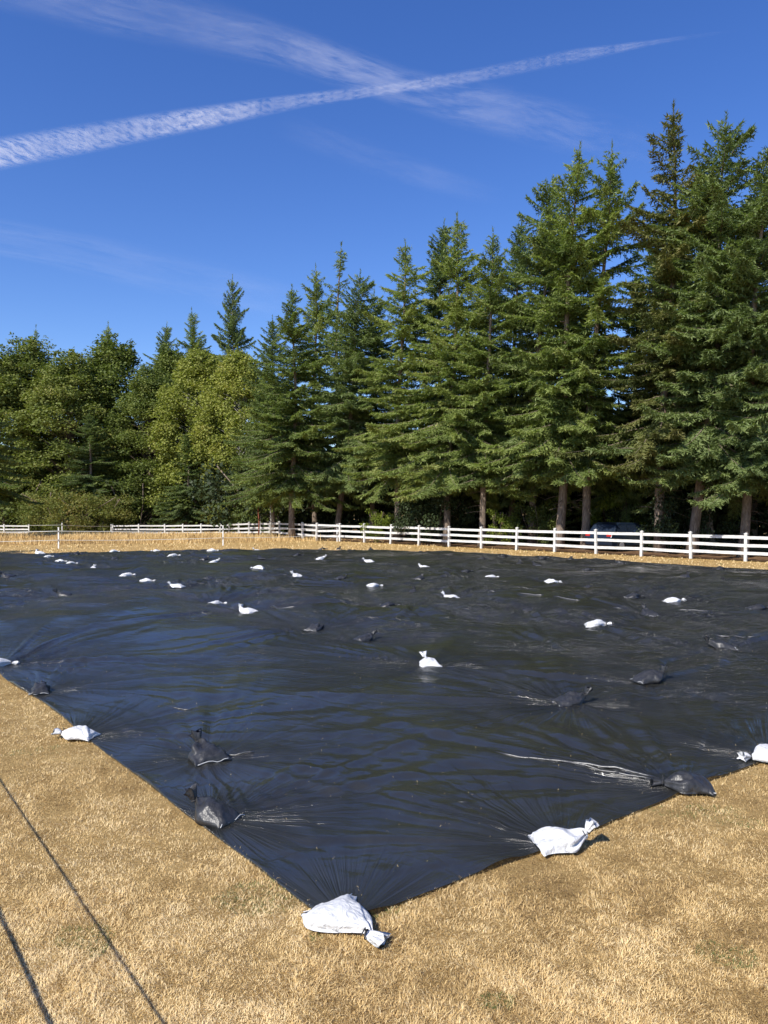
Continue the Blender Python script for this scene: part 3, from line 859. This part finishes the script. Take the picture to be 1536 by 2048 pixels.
def make_conifer(name, seed, nb=190, Rmax=3.0, zb=3.4, H=20.0, mat=M['conifer'], sparse=1.0, droop=.35, spray=.195, power=.75, trunk_r=.23, dens=1.0):
    r = np.random.default_rng(seed)
    root = empty(name)
    tm = MB()
    wob = lambda z: (.14 * math.sin(z * .35 + seed), .14 * math.cos(z * .29 + seed * 2))
    zs = np.linspace(-.15, H, 16)
    tm.tube([Vector((*wob(z), z)) for z in zs], [trunk_r * ((1 - max(z, 0) / H) ** .85 + .03) * (1.35 if z < .2 else 1) for z in zs], 10)
    PP, DD, SS, LL, WW, TT = [], [], [], [], [], []
    gap_az = r.random(7) * 6.28; gap_z = r.uniform(.12, .9, 7)
    for i in range(nb):
        t = (i + r.random()) / nb
        t = t ** 1.05
        z = zb + (H - zb) * t * .985
        R = Rmax * (1 - t) ** power * (.8 + .35 * vnoise(np.array([t * 9.0]), np.array([seed * 1.7]), 3)[0]) + .12
        R *= 1 - .12 * float(sstep(.5, .92, t))
        if t > .55 and r.random() < .16: continue
        if t < .06: R *= .75 + 4 * t
        az = i * 2.39996 + r.normal(0, .5)
        L = R * (r.uniform(.42, 1.18) if t < .6 else r.uniform(.3, 1.45))
        skip = any(abs(t - gz_) < .05 and math.cos(az - ga) > .4 for ga, gz_ in zip(gap_az, gap_z))
        if skip and r.random() < .75: continue
        if r.random() > sparse: L *= .45
        el = math.radians(-14 + 58 * t ** 1.3 + r.normal(0, 7))
        sag = droop * (1 - t) * r.uniform(.6, 1.3)
        h = np.array([math.cos(az), math.sin(az), 0.0]); perp = np.array([-math.sin(az), math.cos(az), 0.0])
        ns = max(4, int(L / .11))
        s = np.linspace(.08, 1, ns)
        bx0, by0 = wob(z)
        bend = r.normal(0, .12) * L
        def bp(s):
            s = np.asarray(s)[..., None]
            return np.array([bx0, by0, z]) + h * (L * math.cos(el) * s) + perp * (bend * s * s) + np.array([0, 0, 1.0]) * (L * (math.sin(el) * s - sag * s * s + .9 * sag * s ** 4 * .8))
        if L > .6:
            cp = bp(np.linspace(0, .92, 4))
            tm.tube([Vector(c) for c in cp], [.012 + .016 * L * .6, .010 + .010 * L * .6, .012, .006], 4, False)
        pos = bp(s); tang = nrm(np.gradient(pos, axis=0))
        btint = r.normal(0, .16)
        for side in (-1, 1):
            ang = np.radians(62 - 22 * s) + r.normal(0, .12, ns)
            bl = (.10 + .30 * min(L, 2.6) * (1.05 - s) ** .8 * np.minimum(1, s * 4 + .15)) * r.uniform(.6, 1.25, ns)
            bd = nrm(tang * np.cos(ang)[:, None] + side * perp * np.sin(ang)[:, None] + np.array([0, 0, -.25]) * r.uniform(.2, 1.5, ns)[:, None])
            K = max(2, int(np.max(bl) / .068 * dens) + 1)
            kk = np.linspace(.0, 1, K)
            for q in range(K):
                f = kk[q]
                keep = r.random(ns) < .95
                b0 = pos + bd * (bl * f)[:, None] + np.array([0, 0, -1.0]) * (.18 * bl * f * f)[:, None]
                sgn = 1 if q % 2 else -1
                sp = nrm(bd * .8 + perp * (r.normal(0, .5, ns))[:, None] + tang * (sgn * r.uniform(.1, .9, ns))[:, None] + np.array([0, 0, 1.0]) * r.normal(-.10, .35, ns)[:, None])
                sd = nrm(np.cross(sp, np.array([0, 0, 1.0]) + r.normal(0, .55, (ns, 3))))
                PP.append(b0[keep]); DD.append(sp[keep]); SS.append(sd[keep])
                LL.append((spray * r.uniform(.6, 1.3, ns))[keep]); WW.append((spray * .40 * r.uniform(.6, 1.3, ns))[keep])
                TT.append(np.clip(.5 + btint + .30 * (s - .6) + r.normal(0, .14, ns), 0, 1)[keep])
    # leader
    n = 60; zz = r.uniform(H * .955, H * 1.02, n); w = [wob(q) for q in zz]
    az = r.random(n) * 6.28
    PP.append(np.stack([[a[0] for a in w], [a[1] for a in w], zz], 1)); DD.append(nrm(np.stack([np.cos(az), np.sin(az), np.full(n, 1.2)], 1)))
    SS.append(nrm(np.stack([-np.sin(az), np.cos(az), np.zeros(n)], 1))); LL.append(np.full(n, .2)); WW.append(np.full(n, .05)); TT.append(np.full(n, .5))
    # dead lower twigs
    for i in range(16):
        z = r.uniform(zb * .45, zb * 1.25); az = r.random() * 6.28; L = r.uniform(.5, 1.5)
        b0 = Vector((*wob(z), z)); e = b0 + Vector((math.cos(az) * L, math.sin(az) * L, r.uniform(-.35, .1) * L))
        tm.tube([b0, b0.lerp(e, .5) + Vector((0, 0, .06)), e], [.018, .012, .005], 3, False)
    tm.build('trunk', M['bark'], root, True)
    cat = lambda a: np.concatenate(a)
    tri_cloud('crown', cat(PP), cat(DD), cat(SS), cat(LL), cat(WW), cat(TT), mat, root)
    return root

def make_broadleaf(name, seed, H=20.0, R=4.2, zb=1.5, nleaf=26000, leaf=.2, mat=M['alder'], bark=M['pale_bark'], lobes=70, trunk_r=.16, stems=1, spread=.0):
    r = np.random.default_rng(seed); root = empty(name); tm = MB()
    cen, rad = [], []; k_ = min(1, H / 12) if H > 5 else .07
    for st in range(stems):
        sx, sy = (r.normal(0, .35 * spread, 2) if stems > 1 else (0, 0))
        top = Vector((sx * 4 + r.normal(0, .3), sy * 4 + r.normal(0, .3), H * r.uniform(.85, .98)))
        tr = [Vector((sx, sy, -.1)), Vector((sx * 1.5, sy * 1.5, H * .3)), Vector((sx * 2.5, sy * 2.5, H * .6)), top]
        tm.tube(tr, [trunk_r, trunk_r * .75, trunk_r * .45, .02], 7)
        for i in range(lobes // stems):
            t = r.random() ** .85; z = zb + (H - zb) * t
            prof = math.sin(math.pi * min(1, .16 + .84 * t * .98)) ** .75
            az = r.random() * 6.28; d = R * prof * r.uniform(.35, 1.0) ** .6
            c = Vector((sx * (1 + 2 * t) + math.cos(az) * d, sy * (1 + 2 * t) + math.sin(az) * d, z))
            q = Vector((sx * (1 + 1.5 * t), sy * (1 + 1.5 * t), max(.4, z - d * .75)))
            tm.tube([q, q.lerp(c, .5) + Vector((0, 0, .12 * d)), c], [k_ * (.045 * (1.1 - t) + .012), k_ * .025, k_ * .006], 4, False)
            cen.append(c); rad.append(R * r.uniform(.16, .34) * (.78 if lobes > 100 else 1))
    if lobes > 100:
        for i in range(46):
            t = r.uniform(.62, 1.0); az = r.random() * 6.28; d = R * math.sin(math.pi * min(1, .16 + .8 * t)) ** .75 * r.uniform(.2, 1.1)
            for k in range(3):
                cen.append(Vector((math.cos(az) * d, math.sin(az) * d, zb + (H - zb) * t + .35 * k + r.uniform(.3, 1.0)))); rad.append(R * .075 * (1.2 - .3 * k))
    cen = np.array(cen); rad = np.array(rad)
    w = rad ** 1.8; idx = r.choice(len(cen), nleaf, p=w / w.sum())
    dirs = nrm(r.normal(0, 1, (nleaf, 3))); rr = r.random(nleaf) ** .45
    P = cen[idx] + dirs * (rad[idx] * rr)[:, None] * np.array([1.1, 1.1, .72])
    P[:, 2] = np.maximum(P[:, 2], .08)
    Dv = nrm(dirs * .5 + r.normal(0, .7, (nleaf, 3)) + np.array([0, 0, -.25]))
    nn = nrm(dirs * .6 + np.array([0, 0, .7]) + r.normal(0, .5, (nleaf, 3)))
    Sv = nrm(np.cross(Dv, nn))
    lt = r.normal(0, .13, len(cen))
    tint = np.clip(.5 + lt[idx] + r.normal(0, .14, nleaf), 0, 1)
    tm.build('trunk', bark, root, True)
    tri_cloud('crown', P, Dv, Sv, leaf * r.uniform(.6, 1.3, nleaf), leaf * .75 * r.uniform(.6, 1.2, nleaf), tint, mat, root, True)
    return root

CON = [make_conifer('fir_tree', 1, 340, 4.6, 4.0, droop=.42, power=.66),
       make_conifer('fir_tree', 2, 310, 4.3, 4.3, droop=.30, sparse=.85, power=.62),
       make_conifer('fir_tree', 3, 330, 4.8, 3.8, droop=.5, mat=M['bluefir'], power=.68),
       make_conifer('fir_tree', 4, 300, 4.2, 4.5, droop=.35, sparse=.80, power=.60),
       make_conifer('fir_tree', 5, 330, 4.7, 4.2, droop=.45, mat=M['bluefir'], power=.60),
       make_conifer('fir_tree', 6, 200, 2.6, 4.0, droop=.6, sparse=.8, power=.75),
       make_conifer('fir_tree', 9, 270, 4.3, 4.4, droop=.40, sparse=.68, power=.62, mat=M['brownfir'])]
BRO = [make_broadleaf('alder_tree', 21, nleaf=48000, leaf=.23, lobes=250, zb=.6, R=4.4, bark=M['bark']),
       make_broadleaf('alder_tree', 22, nleaf=48000, leaf=.23, R=4.8, lobes=250, zb=.6, bark=M['bark']),
       make_broadleaf('alder_tree', 23, nleaf=52000, leaf=.26, R=4.6, lobes=270, zb=.6, mat=M['yellow_alder'])]
used = set()
def place(protos, k, x, D, H, label, cat, group, top_x=None, wide=1.0, rz=None, base_h=20.0, sink=0.0, name=None):
    src_ = protos[k]
    o = copy_tree(src_)
    if name: o.name = name
    q = at(x, D); q.z = float(gz(q.x, q.y)) - sink
    o.location = q; s_ = H / base_h
    o.scale = (s_ * wide, s_ * wide, s_)
    o.rotation_mode = 'XYZ'
    lean = 0.0
    if top_x is not None: lean = math.atan(((top_x - x) / FPX * D) / H)
    m = Matrix.Rotation(lean, 4, 'Y') @ Matrix.Rotation(rz if rz is not None else random.random() * 6.28, 4, 'Z')
    o.rotation_euler = m.to_euler()
    tag(o, label, cat, group)
    return o
def hpx(ytop, D, g=0.0): return (HOR - ytop) / FPX * D + CAMH - g

G1, G2, G3 = 'firs along the white fence', 'conifers behind the front row', 'broadleaf trees on the left'
def fd_at(x): return (FENCE_C.x + FENCE_C.y) / (1 + (x - 768) / FPX)      # distance of the fence line in that direction
front = [  # trunk x, metres behind fence, top (x, y), variant, width, label
 (587, None, 588, 566, 0, 1.10, 'fir with bare grey trunk standing left of the fence corner, boughs sweeping low'),
 (675, 3.0, 724, 534, 4, 1.0, 'dark fir just right of the fence corner with a thin pointed top'),
 (795, 2.4, 807, 474, 3, 1.05, 'fir with a narrow lone spire left of the twin-topped fir'),
 (897, 2.0, 914, 424, 0, 1.0, 'taller right-hand fir of the pair with twin tops in mid row'),
 (962, 1.6, 986, 452, 1, .95, 'fir with an orange-lit leaning trunk base at mid fence'),
 (1058, 3.6, 1100, 344, 4, .95, 'fir at the left shoulder of the tall twin spires'),
 (1113, 1.8, 1156, 283, 3, 1.0, 'tall fir with a bare sunlit upper trunk, left of the twin spires'),
 (1165, 2.2, 1219, 280, 1, .95, 'tall fir forming the right one of the twin spires'),
 (1323, 2.3, 1347, 200, 6, 1.0, 'tallest ragged fir with an open brownish top'),
 (1390, 1.8, 1456, 218, 4, 1.0, 'tall dense blue-green fir right of the ragged one, thick leaning trunk'),
 (1480, 1.7, 1536, 268, 2, 1.0, 'fir with drooping low boughs and reddish trunk at the right end of the fence'),
]
for (x, off, tx, ty, k, w, lab) in front:
    D = 57.5 if off is None else fd_at(x) + off * 1.35
    place(CON, k, x, D, hpx(ty, D) * .972, lab, 'fir tree', G1, tx, w)
back = [
 (627, 64, 630, 541, 1, .9, 'slim fir between the corner fir and the feathery drooping top'),
 (676, 70, 680, 498, 5, 1.1, 'feathery drooping-topped hemlock rising behind the fence corner'),
 (545, 66, 545, 640, 2, 1.0, 'low dark conifer at the left end of the fir row'),
 (880, 56, 884, 452, 2, .95, 'left fir of the twin-topped pair in mid row'),
 (1018, 52, 1040, 447, 2, .9, 'slender dark fir between mid row and the tall group'),
 (745, 60, 752, 590, 4, 1.0, 'shorter fir filling the gap right of the feathery top'),
 (1250, 47, 1275, 560, 2, 1.0, 'shorter fir in the gap between twin spires and ragged fir'),
 (1425, 46, 1400, 330, 0, 1.0, 'dark fir behind the ragged tall one'),
 (1560, 40, 1590, 240, 0, 1.0, 'fir mostly cut off by the right side of the photo'),
 (1130, 55, 1130, 470, 2, 1.0, 'dark fir deep behind the twin spires'),
 (960, 60, 955, 560, 0, 1.0, 'dark fir deep behind mid row'),
 (1340, 55, 1330, 420, 4, 1.0, 'dark fir deep behind the ragged tall fir'),
 (1500, 50, 1500, 400, 2, 1.1, 'dark fir deep behind the right end'),
 (468, 100, 468, 562, 4, .62, 'pointed dark conifer with a crooked tip above the yellow-green alder'),
 (388, 102, 386, 626, 0, .95, 'dark conifer left of the crooked-tipped one above the alders'),
 (330, 100, 332, 652, 2, .95, 'bushy conifer top left of the dark one above the alders'),
 (215, 96, 215, 652, 1, .9, 'conifer top poking out in the middle of the left alders'),
 (75, 98, 72, 658, 5, .8, 'spindly crooked conifer top at far left'),
]
for (x, D, tx, ty, k, w, lab) in back:
    q = at(x, D); g = float(gz(q.x, q.y))
    place(CON, k, x, D, hpx(ty, D, g), lab, 'conifer', G2, tx, w)
place(CON, 2, 375, 83, 11.0, 'young dark green fir in front of the alders above the far fence', 'fir tree', None, 375, 1.55)
place(CON, 2, 180, 86, 13.5, 'drooping dark conifer behind the bramble', 'conifer', None, 180, 1.5)
place(CON, 0, -62, 60, 19, 'fir just outside the left side of the photo, a branch tip showing', 'fir tree', None, -62, 1.0)
_o = place(CON, 0, -62, 60, 22, 'fir left of the field outside the photo, shading the far corner of the tarp', 'fir tree', None); _o.location = (-35, 25, 0)
_o = place(CON, 4, -62, 60, 20, 'fir left of the field outside the photo, shading the tall grass', 'fir tree', None); _o.location = (-43, 46, 0)

broad = [
 (-20, 93, 690, 0, 1.3, 'leafy alder at the left side of the photo'),
 (60, 96, 675, 1, 1.2, 'alder around the spindly conifer top'),
 (140, 92, 700, 1, 1.25, 'rounded green alder right of the spindly conifer top'),
 (230, 97, 672, 0, 1.25, 'green alder around the poking conifer top'),
 (300, 91, 735, 1, 1.1, 'lower green alder left of the yellow-green one'),
 (405, 88, 688, 2, 1.05, 'yellow-green alder, paler than its neighbours, above the far fence'),
 (480, 84, 690, 2, .95, 'yellow-green alder next to the first of the firs'),
 (350, 99, 690, 0, 1.1, 'alder behind the young dark fir'),
 (545, 76, 760, 0, .95, 'green alder tucked behind the corner fir'),
]
for (x, D, ty, k, w, lab) in broad:
    q = at(x, D); g = float(gz(q.x, q.y))
    place(BRO, k, x, D, hpx(ty, D, g) * .94, lab, 'alder tree', G3, x, w * 1.15)

# shrubs
SHR = [make_broadleaf('shrub', 41, H=2.2, R=1.5, zb=.15, nleaf=5200, leaf=.12, mat=M['shrub'], bark=M['bark'], lobes=36, trunk_r=.018, stems=5, spread=.6),
       make_broadleaf('shrub', 42, H=2.2, R=1.4, zb=.3, nleaf=2600, leaf=.13, mat=M['lime_shrub'], bark=M['bark'], lobes=26, trunk_r=.018, stems=5, spread=.6),
       make_broadleaf('shrub', 43, H=2.2, R=1.7, zb=.1, nleaf=6500, leaf=.13, mat=M['dark_wood'], bark=M['bark'], lobes=44, trunk_r=.018, stems=6, spread=.6),
       make_broadleaf('shrub', 44, H=2.2, R=1.7, zb=.1, nleaf=9000, leaf=.09, mat=M['bramble'], bark=M['bark'], lobes=60, trunk_r=.018, stems=6, spread=.9)]
GS = 'shrubs behind the fence'
sh = [
 (755, 52.4, 2.2, 1, .7, 'lime green shrub leaning behind the fence, second bay from the corner'),
 (858, 50.5, 3.0, 2, .9, 'green shrub behind the fence between two middle trunks'),
 (1000, 47, 2.2, 1, .75, 'lime green shrub behind the fence right of the orange-lit trunk'),
 (1075, 46.5, 2.6, 0, .8, 'yellowish upright shrub between two trunks at mid fence'),
 (1222, 46.0, 3.3, 1, .8, 'bright lime shrub standing behind the parked car'),
 (1345, 40.5, 3.0, 2, .8, 'broad-leaved shrub right of a trunk, by the dark gap'),
 (1290, 47.5, 3.4, 2, .8, 'dark shrub behind the bonnet of the parked car'),
 (130, 82.5, 5.0, 3, 1.15, 'yellow-green bramble mound in front of the far fence'),
 (190, 83, 4.5, 3, 1.05, 'browning right side of the bramble mound before the far fence'),
 (85, 84, 4.2, 3, 1.25, 'green bramble at the left foot of the mound'),
 (20, 90, 6.5, 0, 1.5, 'green thicket at the far left above the fence end'),
 (275, 88, 6.0, 0, 1.1, 'green thicket behind the fence right of the bramble'),
 (445, 84, 5.0, 0, 1.1, 'green thicket under the yellow-green alder'),
 (520, 74, 4.0, 0, 1.0, 'green thicket under the left boughs of the corner fir'),
]
for (x, D, H, k, w, lab) in sh:
    place(SHR, k, x, D, H, lab, 'shrub', GS, x, w, base_h=2.2)
# dark understory deep in the wood
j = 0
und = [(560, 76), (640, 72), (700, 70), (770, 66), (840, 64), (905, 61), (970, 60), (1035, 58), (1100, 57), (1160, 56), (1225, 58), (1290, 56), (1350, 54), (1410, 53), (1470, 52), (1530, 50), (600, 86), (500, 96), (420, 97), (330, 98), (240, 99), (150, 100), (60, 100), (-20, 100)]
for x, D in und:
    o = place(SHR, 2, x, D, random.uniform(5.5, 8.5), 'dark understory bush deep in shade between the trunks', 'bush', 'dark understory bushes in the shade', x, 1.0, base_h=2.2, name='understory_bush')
# sapling stems by the far fence
def sapling(x, D, H, mat, lab):
    q = at(x, D); q.z = float(gz(q.x, q.y)); root = empty('sapling', q)
    MB().tube([Vector((0, 0, -.1)), Vector((.05, 0, H * .4)), Vector((-.04, .05, H * .75)), Vector((.05, 0, H))], [.07, .06, .045, .02], 6).build('trunk', mat, root, True)
    rr = np.random.default_rng(int(x)); n = 500
    c = np.stack([rr.normal(0, .7, n), rr.normal(0, .7, n), H + rr.normal(.3, .7, n)], 1)
    tri_cloud('crown', c, nrm(rr.normal(0, 1, (n, 3))), nrm(rr.normal(0, 1, (n, 3))), np.full(n, .2), np.full(n, .14), rr.random(n), M['alder'], root, True)
    tag(root, lab, 'sapling', 'saplings by the far fence')
M['red_bark'] = simple('reddish_bark', (.22, .075, .05), .85, .1, 5, .3)
sapling(517, 62, 2.9, M['red_bark'], 'thin reddish sapling stem in front of the shaded fence')
sapling(541, 62, 3.3, M['pale_bark'], 'thin pale sapling stem left of the corner fir')

# far wood closing the view under the boughs
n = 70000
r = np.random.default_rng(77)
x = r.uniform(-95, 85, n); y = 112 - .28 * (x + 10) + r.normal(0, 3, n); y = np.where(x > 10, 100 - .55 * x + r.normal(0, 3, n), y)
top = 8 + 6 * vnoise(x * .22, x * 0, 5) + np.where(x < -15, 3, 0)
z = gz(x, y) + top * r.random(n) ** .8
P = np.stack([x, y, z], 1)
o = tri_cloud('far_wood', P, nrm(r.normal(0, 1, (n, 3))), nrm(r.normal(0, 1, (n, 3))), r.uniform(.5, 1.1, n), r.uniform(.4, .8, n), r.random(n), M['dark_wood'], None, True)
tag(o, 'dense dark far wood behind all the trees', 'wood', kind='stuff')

for pr in CON + BRO + SHR:          # the models themselves stand nowhere in the photograph
    for ch in list(pr.children): bpy.data.objects.remove(ch)
    bpy.data.objects.remove(pr)

# ------------------------------------------------------------------ parked car behind the fence
M['car_paint'] = simple('dark_car_paint', (.010, .018, .034), .3, .5)
M['car_glass'] = simple('car_glass', (.02, .03, .05), .05, .8)
M['tyre'] = simple('tyre_rubber', (.015, .015, .015), .8, .2)
M['rim'] = simple('alloy_rim', (.35, .35, .36), .35, .5)
M['tail'] = simple('red_lens', (.45, .015, .012), .2, .6)
def car(loc, rz):
    root = empty('parked_car', loc, rz)
    tag(root, 'dark blue parked car half hidden by the fence, with a lime shrub behind it', 'car')
    prof = [(-2.2, .35), (-2.25, .75), (-2.15, .98), (-1.95, 1.05), (-1.65, 1.45), (-1.3, 1.55), (.1, 1.53), (.5, 1.42), (1.1, 1.02), (1.9, .92), (2.2, .78), (2.25, .4), (2.1, .28), (-2.1, .28)]
    v, f = [], []; W = .88
    for sy, ins in ((-1, 0), (1, 0)):
        for (a, b) in prof:
            w = W - (.16 * max(0, (b - .95) / .6))
            v.append((a, sy * w, b))
    n = len(prof)
    f.append(tuple(range(n))); f.append(tuple(n + k for k in reversed(range(n))))
    for k in range(n): f.append((k, n + k, n + (k + 1) % n, (k + 1) % n))
    body = mesh_obj('body', v, f, M['car_paint'], root)
    bv = body.modifiers.new('bevel', 'BEVEL'); bv.width = .04; bv.segments = 2; bv.limit_method = 'ANGLE'
    for sy in (-1, 1):
        for x0, x1, t0, t1 in ((-1.78, -.85, -1.5, -.85), (-.78, .12, -.78, .08), (.2, .98, .2, .42)):
            def yy(z): return sy * (W - .16 * (z - .95) / .6 + .006)
            mesh_obj('side_window', [(x0, yy(1.04), 1.04), (x1, yy(1.04), 1.04), (t1, yy(1.40), 1.40), (t0, yy(1.40), 1.40)], [(0, 1, 2, 3)], M['car_glass'], root)
    mesh_obj('windscreen', [(1.08, -.72, 1.05), (1.08, .72, 1.05), (.53, .62, 1.42), (.53, -.62, 1.42)], [(0, 1, 2, 3)], M['car_glass'], root).location = (.02, 0, .012)
    mesh_obj('rear_window', [(-1.93, .70, 1.08), (-1.93, -.70, 1.08), (-1.68, -.62, 1.42), (-1.68, .62, 1.42)], [(0, 1, 2, 3)], M['car_glass'], root).location = (-.015, 0, .01)
    for sy in (-1, 1):
        MB().box((-2.16, sy * .70, .84), (.12, .30, .2)).build('tail_light', M['tail'], root)
        MB().box((2.15, sy * .62, .74), (.14, .34, .12)).build('headlight', M['rim'], root)
        for x in (-1.4, 1.4):
            pts = [Vector((x, sy * .80, .33)), Vector((x, sy * .92, .33))]
            wheel = MB().tube(pts, .33, 18).build('wheel', M['tyre'], root)
            MB().tube([Vector((x, sy * .915, .33)), Vector((x, sy * .93, .33))], .2, 12).build('rim', M['rim'], wheel)
q = at(1248, 42.6)
car((q.x, q.y, .03), math.radians(36))

# pale shed in the deep shade at right
M['shed'] = simple('shed_boards', (.10, .095, .09), .8, .2, 3, .3)
M['shed_trim'] = simple('pale_shed_trim', (.42, .42, .42), .6, .2)
q = at(1405, 52); root = empty('shed', (q.x, q.y, .03), math.radians(-35))
tag(root, 'dim shed with pale door trim hidden in shade behind the thick leaning trunk', 'shed')
for k in range(18): MB().box((-2.5 + k * .295, -1.5, 1.2), (.28, .05, 2.4)).build('board', M['shed'], root)
MB().box((0, .1, 1.2), (5.2, 3.1, 2.38)).build('wall', M['shed'], root)
mesh_obj('roof', [(-2.9, -1.9, 2.35), (2.9, -1.9, 2.35), (2.9, 0, 3.4), (-2.9, 0, 3.4), (2.9, 1.9, 2.35), (-2.9, 1.9, 2.35)], [(0, 1, 2, 3), (3, 2, 4, 5), (1, 4, 2), (0, 3, 5)], M['car_paint'], root)
dr = MB().box((-.3, -1.56, 1.0), (.9, .06, 2.0)).build('door', M['shed'], root)
for x in (-.80, .20): MB().box((x, -1.58, 1.02), (.1, .05, 2.04)).build('door_trim', M['shed_trim'], dr)

# ------------------------------------------------------------------ contrails and thin cirrus
def contrail(name, pts, alt, wpx, amp, label, comb=0.0, soft=.5, seed=0, nscale=1.0, fade=(0.04, .96), dens=None):
    """ribbon of ice cloud at height alt; pts are photo pixels of its middle, wpx the widths there"""
    P = [Vector(((x - 768) * (alt - CAMH) / (HOR - y), FPX * (alt - CAMH) / (HOR - y), alt)) for x, y in pts]
    N = 90; Mx = 9
    seg = [0]
    for a, b in zip(P[:-1], P[1:]): seg.append(seg[-1] + (b - a).length)
    tot = seg[-1]; V = []; UV = []; wref = 0
    cl = []; wl_ = []
    for i in range(N):
        d = tot * i / (N - 1)
        cl.append(np.array([np.interp(d, seg, [p[k] for p in P]) for k in range(3)]))
        y = np.interp(d, seg, [q[1] for q in pts]); w = np.interp(d, seg, wpx)
        D = FPX * (alt - CAMH) / (HOR - y)
        wl_.append(w * D / (HOR - y))                          # picture height -> metres on the layer
    cl = np.array(cl)
    for _ in range(6): cl[1:-1] = .25 * cl[:-2] + .5 * cl[1:-1] + .25 * cl[2:]
    tg = np.gradient(cl, axis=0); tg /= np.linalg.norm(tg, axis=1)[:, None]
    wm = float(np.mean(wl_))
    for sgn in (1, -1):
        for i in range(N):
            side = np.array([-tg[i][1], tg[i][0], 0])
            kx = abs(side[1]) + .25                                # ribbon seen obliquely
            for j in range(Mx):
                v = j / (Mx - 1) * 2 - 1
                q = cl[i] + side * (v * wl_[i] * .5 / kx) + np.array([0, 0, sgn * (.07 * (1 - v * v) + .01) * wl_[i]])
                V.append(q); UV.append((tot * i / (N - 1) / wm, j / (Mx - 1)))
    F = []
    for h in (0, 1):
        b = h * N * Mx
        for i in range(N - 1):
            for j in range(Mx - 1):
                a = b + i * Mx + j; F.append((a, a + 1, a + Mx + 1, a + Mx) if h else (a, a + Mx, a + Mx + 1, a + 1))
    t = NT(name + '_ice'); t.m.use_backface_culling = False
    uv = t.coord('UV')
    sx = t.n.new('ShaderNodeSeparateXYZ'); t.link(uv, sx.inputs[0])
    v2 = t.math('ABSOLUTE', t.math('SUBTRACT', t.math('MULTIPLY', sx.outputs[1], 2.0), 1.0))
    mp = t.n.new('ShaderNodeMapping'); mp.inputs['Scale'].default_value = (nscale * (1 + comb * 3), nscale * (2.4 if comb else 2.6), 1)
    mp.inputs['Location'].default_value = (seed, seed * 2.3, 0); mp.inputs['Rotation'].default_value = (0, 0, .3 if comb else .08)
    t.link(uv, mp.inputs['Vector'])
    nz = t.noise(1.0, 9, mp.outputs[0], .74, .4)
    mp2 = t.n.new('ShaderNodeMapping'); mp2.inputs['Scale'].default_value = (.35, 1.0, 1); mp2.inputs['Location'].default_value = (seed * 3, 0, 0)
    t.link(uv, mp2.inputs['Vector']); nz2 = t.noise(1.0, 3, mp2.outputs[0], .5)
    edge = t.math('ADD', v2, t.math('MULTIPLY', t.math('SUBTRACT', nz, .5), 1.1 if comb else .8))
    fall = t.ramp(edge, [(.05, (1,) * 3), (.5, (.45,) * 3), (.92, (0,) * 3)])
    clip = t.ramp(v2, [(.30, (1,) * 3), (.65, (.5,) * 3), (1.0, (0,) * 3)])
    nr = t.ramp(nz, [(.40, (.04,) * 3), (.62, (1,) * 3)]); nr2 = t.ramp(nz2, [(.34, (.25,) * 3), (.66, (1,) * 3)])
    un = t.math('DIVIDE', sx.outputs[0], tot / wm)
    e1 = t.ramp(un, [(0, (0 if fade[0] > 0 else 1,) * 3), (max(fade[0], .001), (1,) * 3), (fade[1], (1,) * 3), (1, (0,) * 3)])
    al = fall
    for k in (clip, nr, nr2, e1): al = t.math('MULTIPLY', al, k)
    al = t.math('MULTIPLY', t.math('MULTIPLY', al, attr_fac(t, 'thickness')), amp)
    tr = t.n.new('ShaderNodeBsdfTransparent'); sc = t.n.new('ShaderNodeBsdfTranslucent'); sc.inputs['Color'].default_value = (.97, .97, .95, 1)
    df = t.n.new('ShaderNodeBsdfDiffuse'); df.inputs['Color'].default_value = (.97, .97, .95, 1)
    ad = t.n.new('ShaderNodeMixShader'); ad.inputs[0].default_value = .35; t.link(sc.outputs[0], ad.inputs[1]); t.link(df.outputs[0], ad.inputs[2])
    mx = t.n.new('ShaderNodeMixShader'); t.link(al, mx.inputs[0]); t.link(tr.outputs[0], mx.inputs[1]); t.link(ad.outputs[0], mx.inputs[2])
    t.link(mx.outputs[0], t.out.inputs['Surface'])
    o = mesh_obj(name, V, F, t.m, None, True)
    ul = o.data.uv_layers.new(name='UVMap'); li = np.zeros(len(o.data.loops), dtype=np.int32); o.data.loops.foreach_get('vertex_index', li)
    ul.data.foreach_set('uv', np.array(UV, dtype=np.float32)[li].ravel())
    dn = np.interp(np.linspace(0, tot, N), seg, dens or [1] * len(pts)); add_attr(o, 'thickness', np.tile(np.repeat(dn, Mx), 2))
    tag(o, label, 'contrail')
    return o
contrail('contrail', [(-60, 322), (150, 284), (400, 240), (600, 205), (780, 180), (950, 156), (1150, 116), (1300, 90), (1470, 66)],
         1500, [70, 68, 58, 38, 32, 40, 42, 18, 10], .62, 'bright narrow contrail with ribbed edges rising from left across the sky', comb=1.0, seed=1, nscale=1.4, fade=(0, .9), dens=[1, 1, .85, .6, .5, .36, .34, .2, .12])
contrail('contrail', [(-80, -60), (200, 10), (420, 60), (600, 108), (780, 172), (950, 215), (1100, 252), (1420, 345)],
         1900, [210, 190, 150, 110, 90, 120, 120, 90], .30, 'broad blurred old contrail sinking from upper left to the tall firs', seed=5, nscale=1.5, fade=(0, .6), dens=[.4, .65, .75, .8, 1, .6, .4, .15])
contrail('cirrus_streak', [(-80, 462), (150, 505), (350, 553), (600, 622)], 2200, [90, 90, 80, 60], .10, 'very faint cirrus streak low on the left above the alders', seed=9, nscale=.8, fade=(0, .8))
contrail('cirrus_streak', [(560, 250), (720, 310), (880, 365), (1000, 400)], 2300, [70, 70, 60, 50], .05, 'very faint cirrus streak in mid sky below the crossing contrails', seed=12, nscale=.8, fade=(.2, .7))
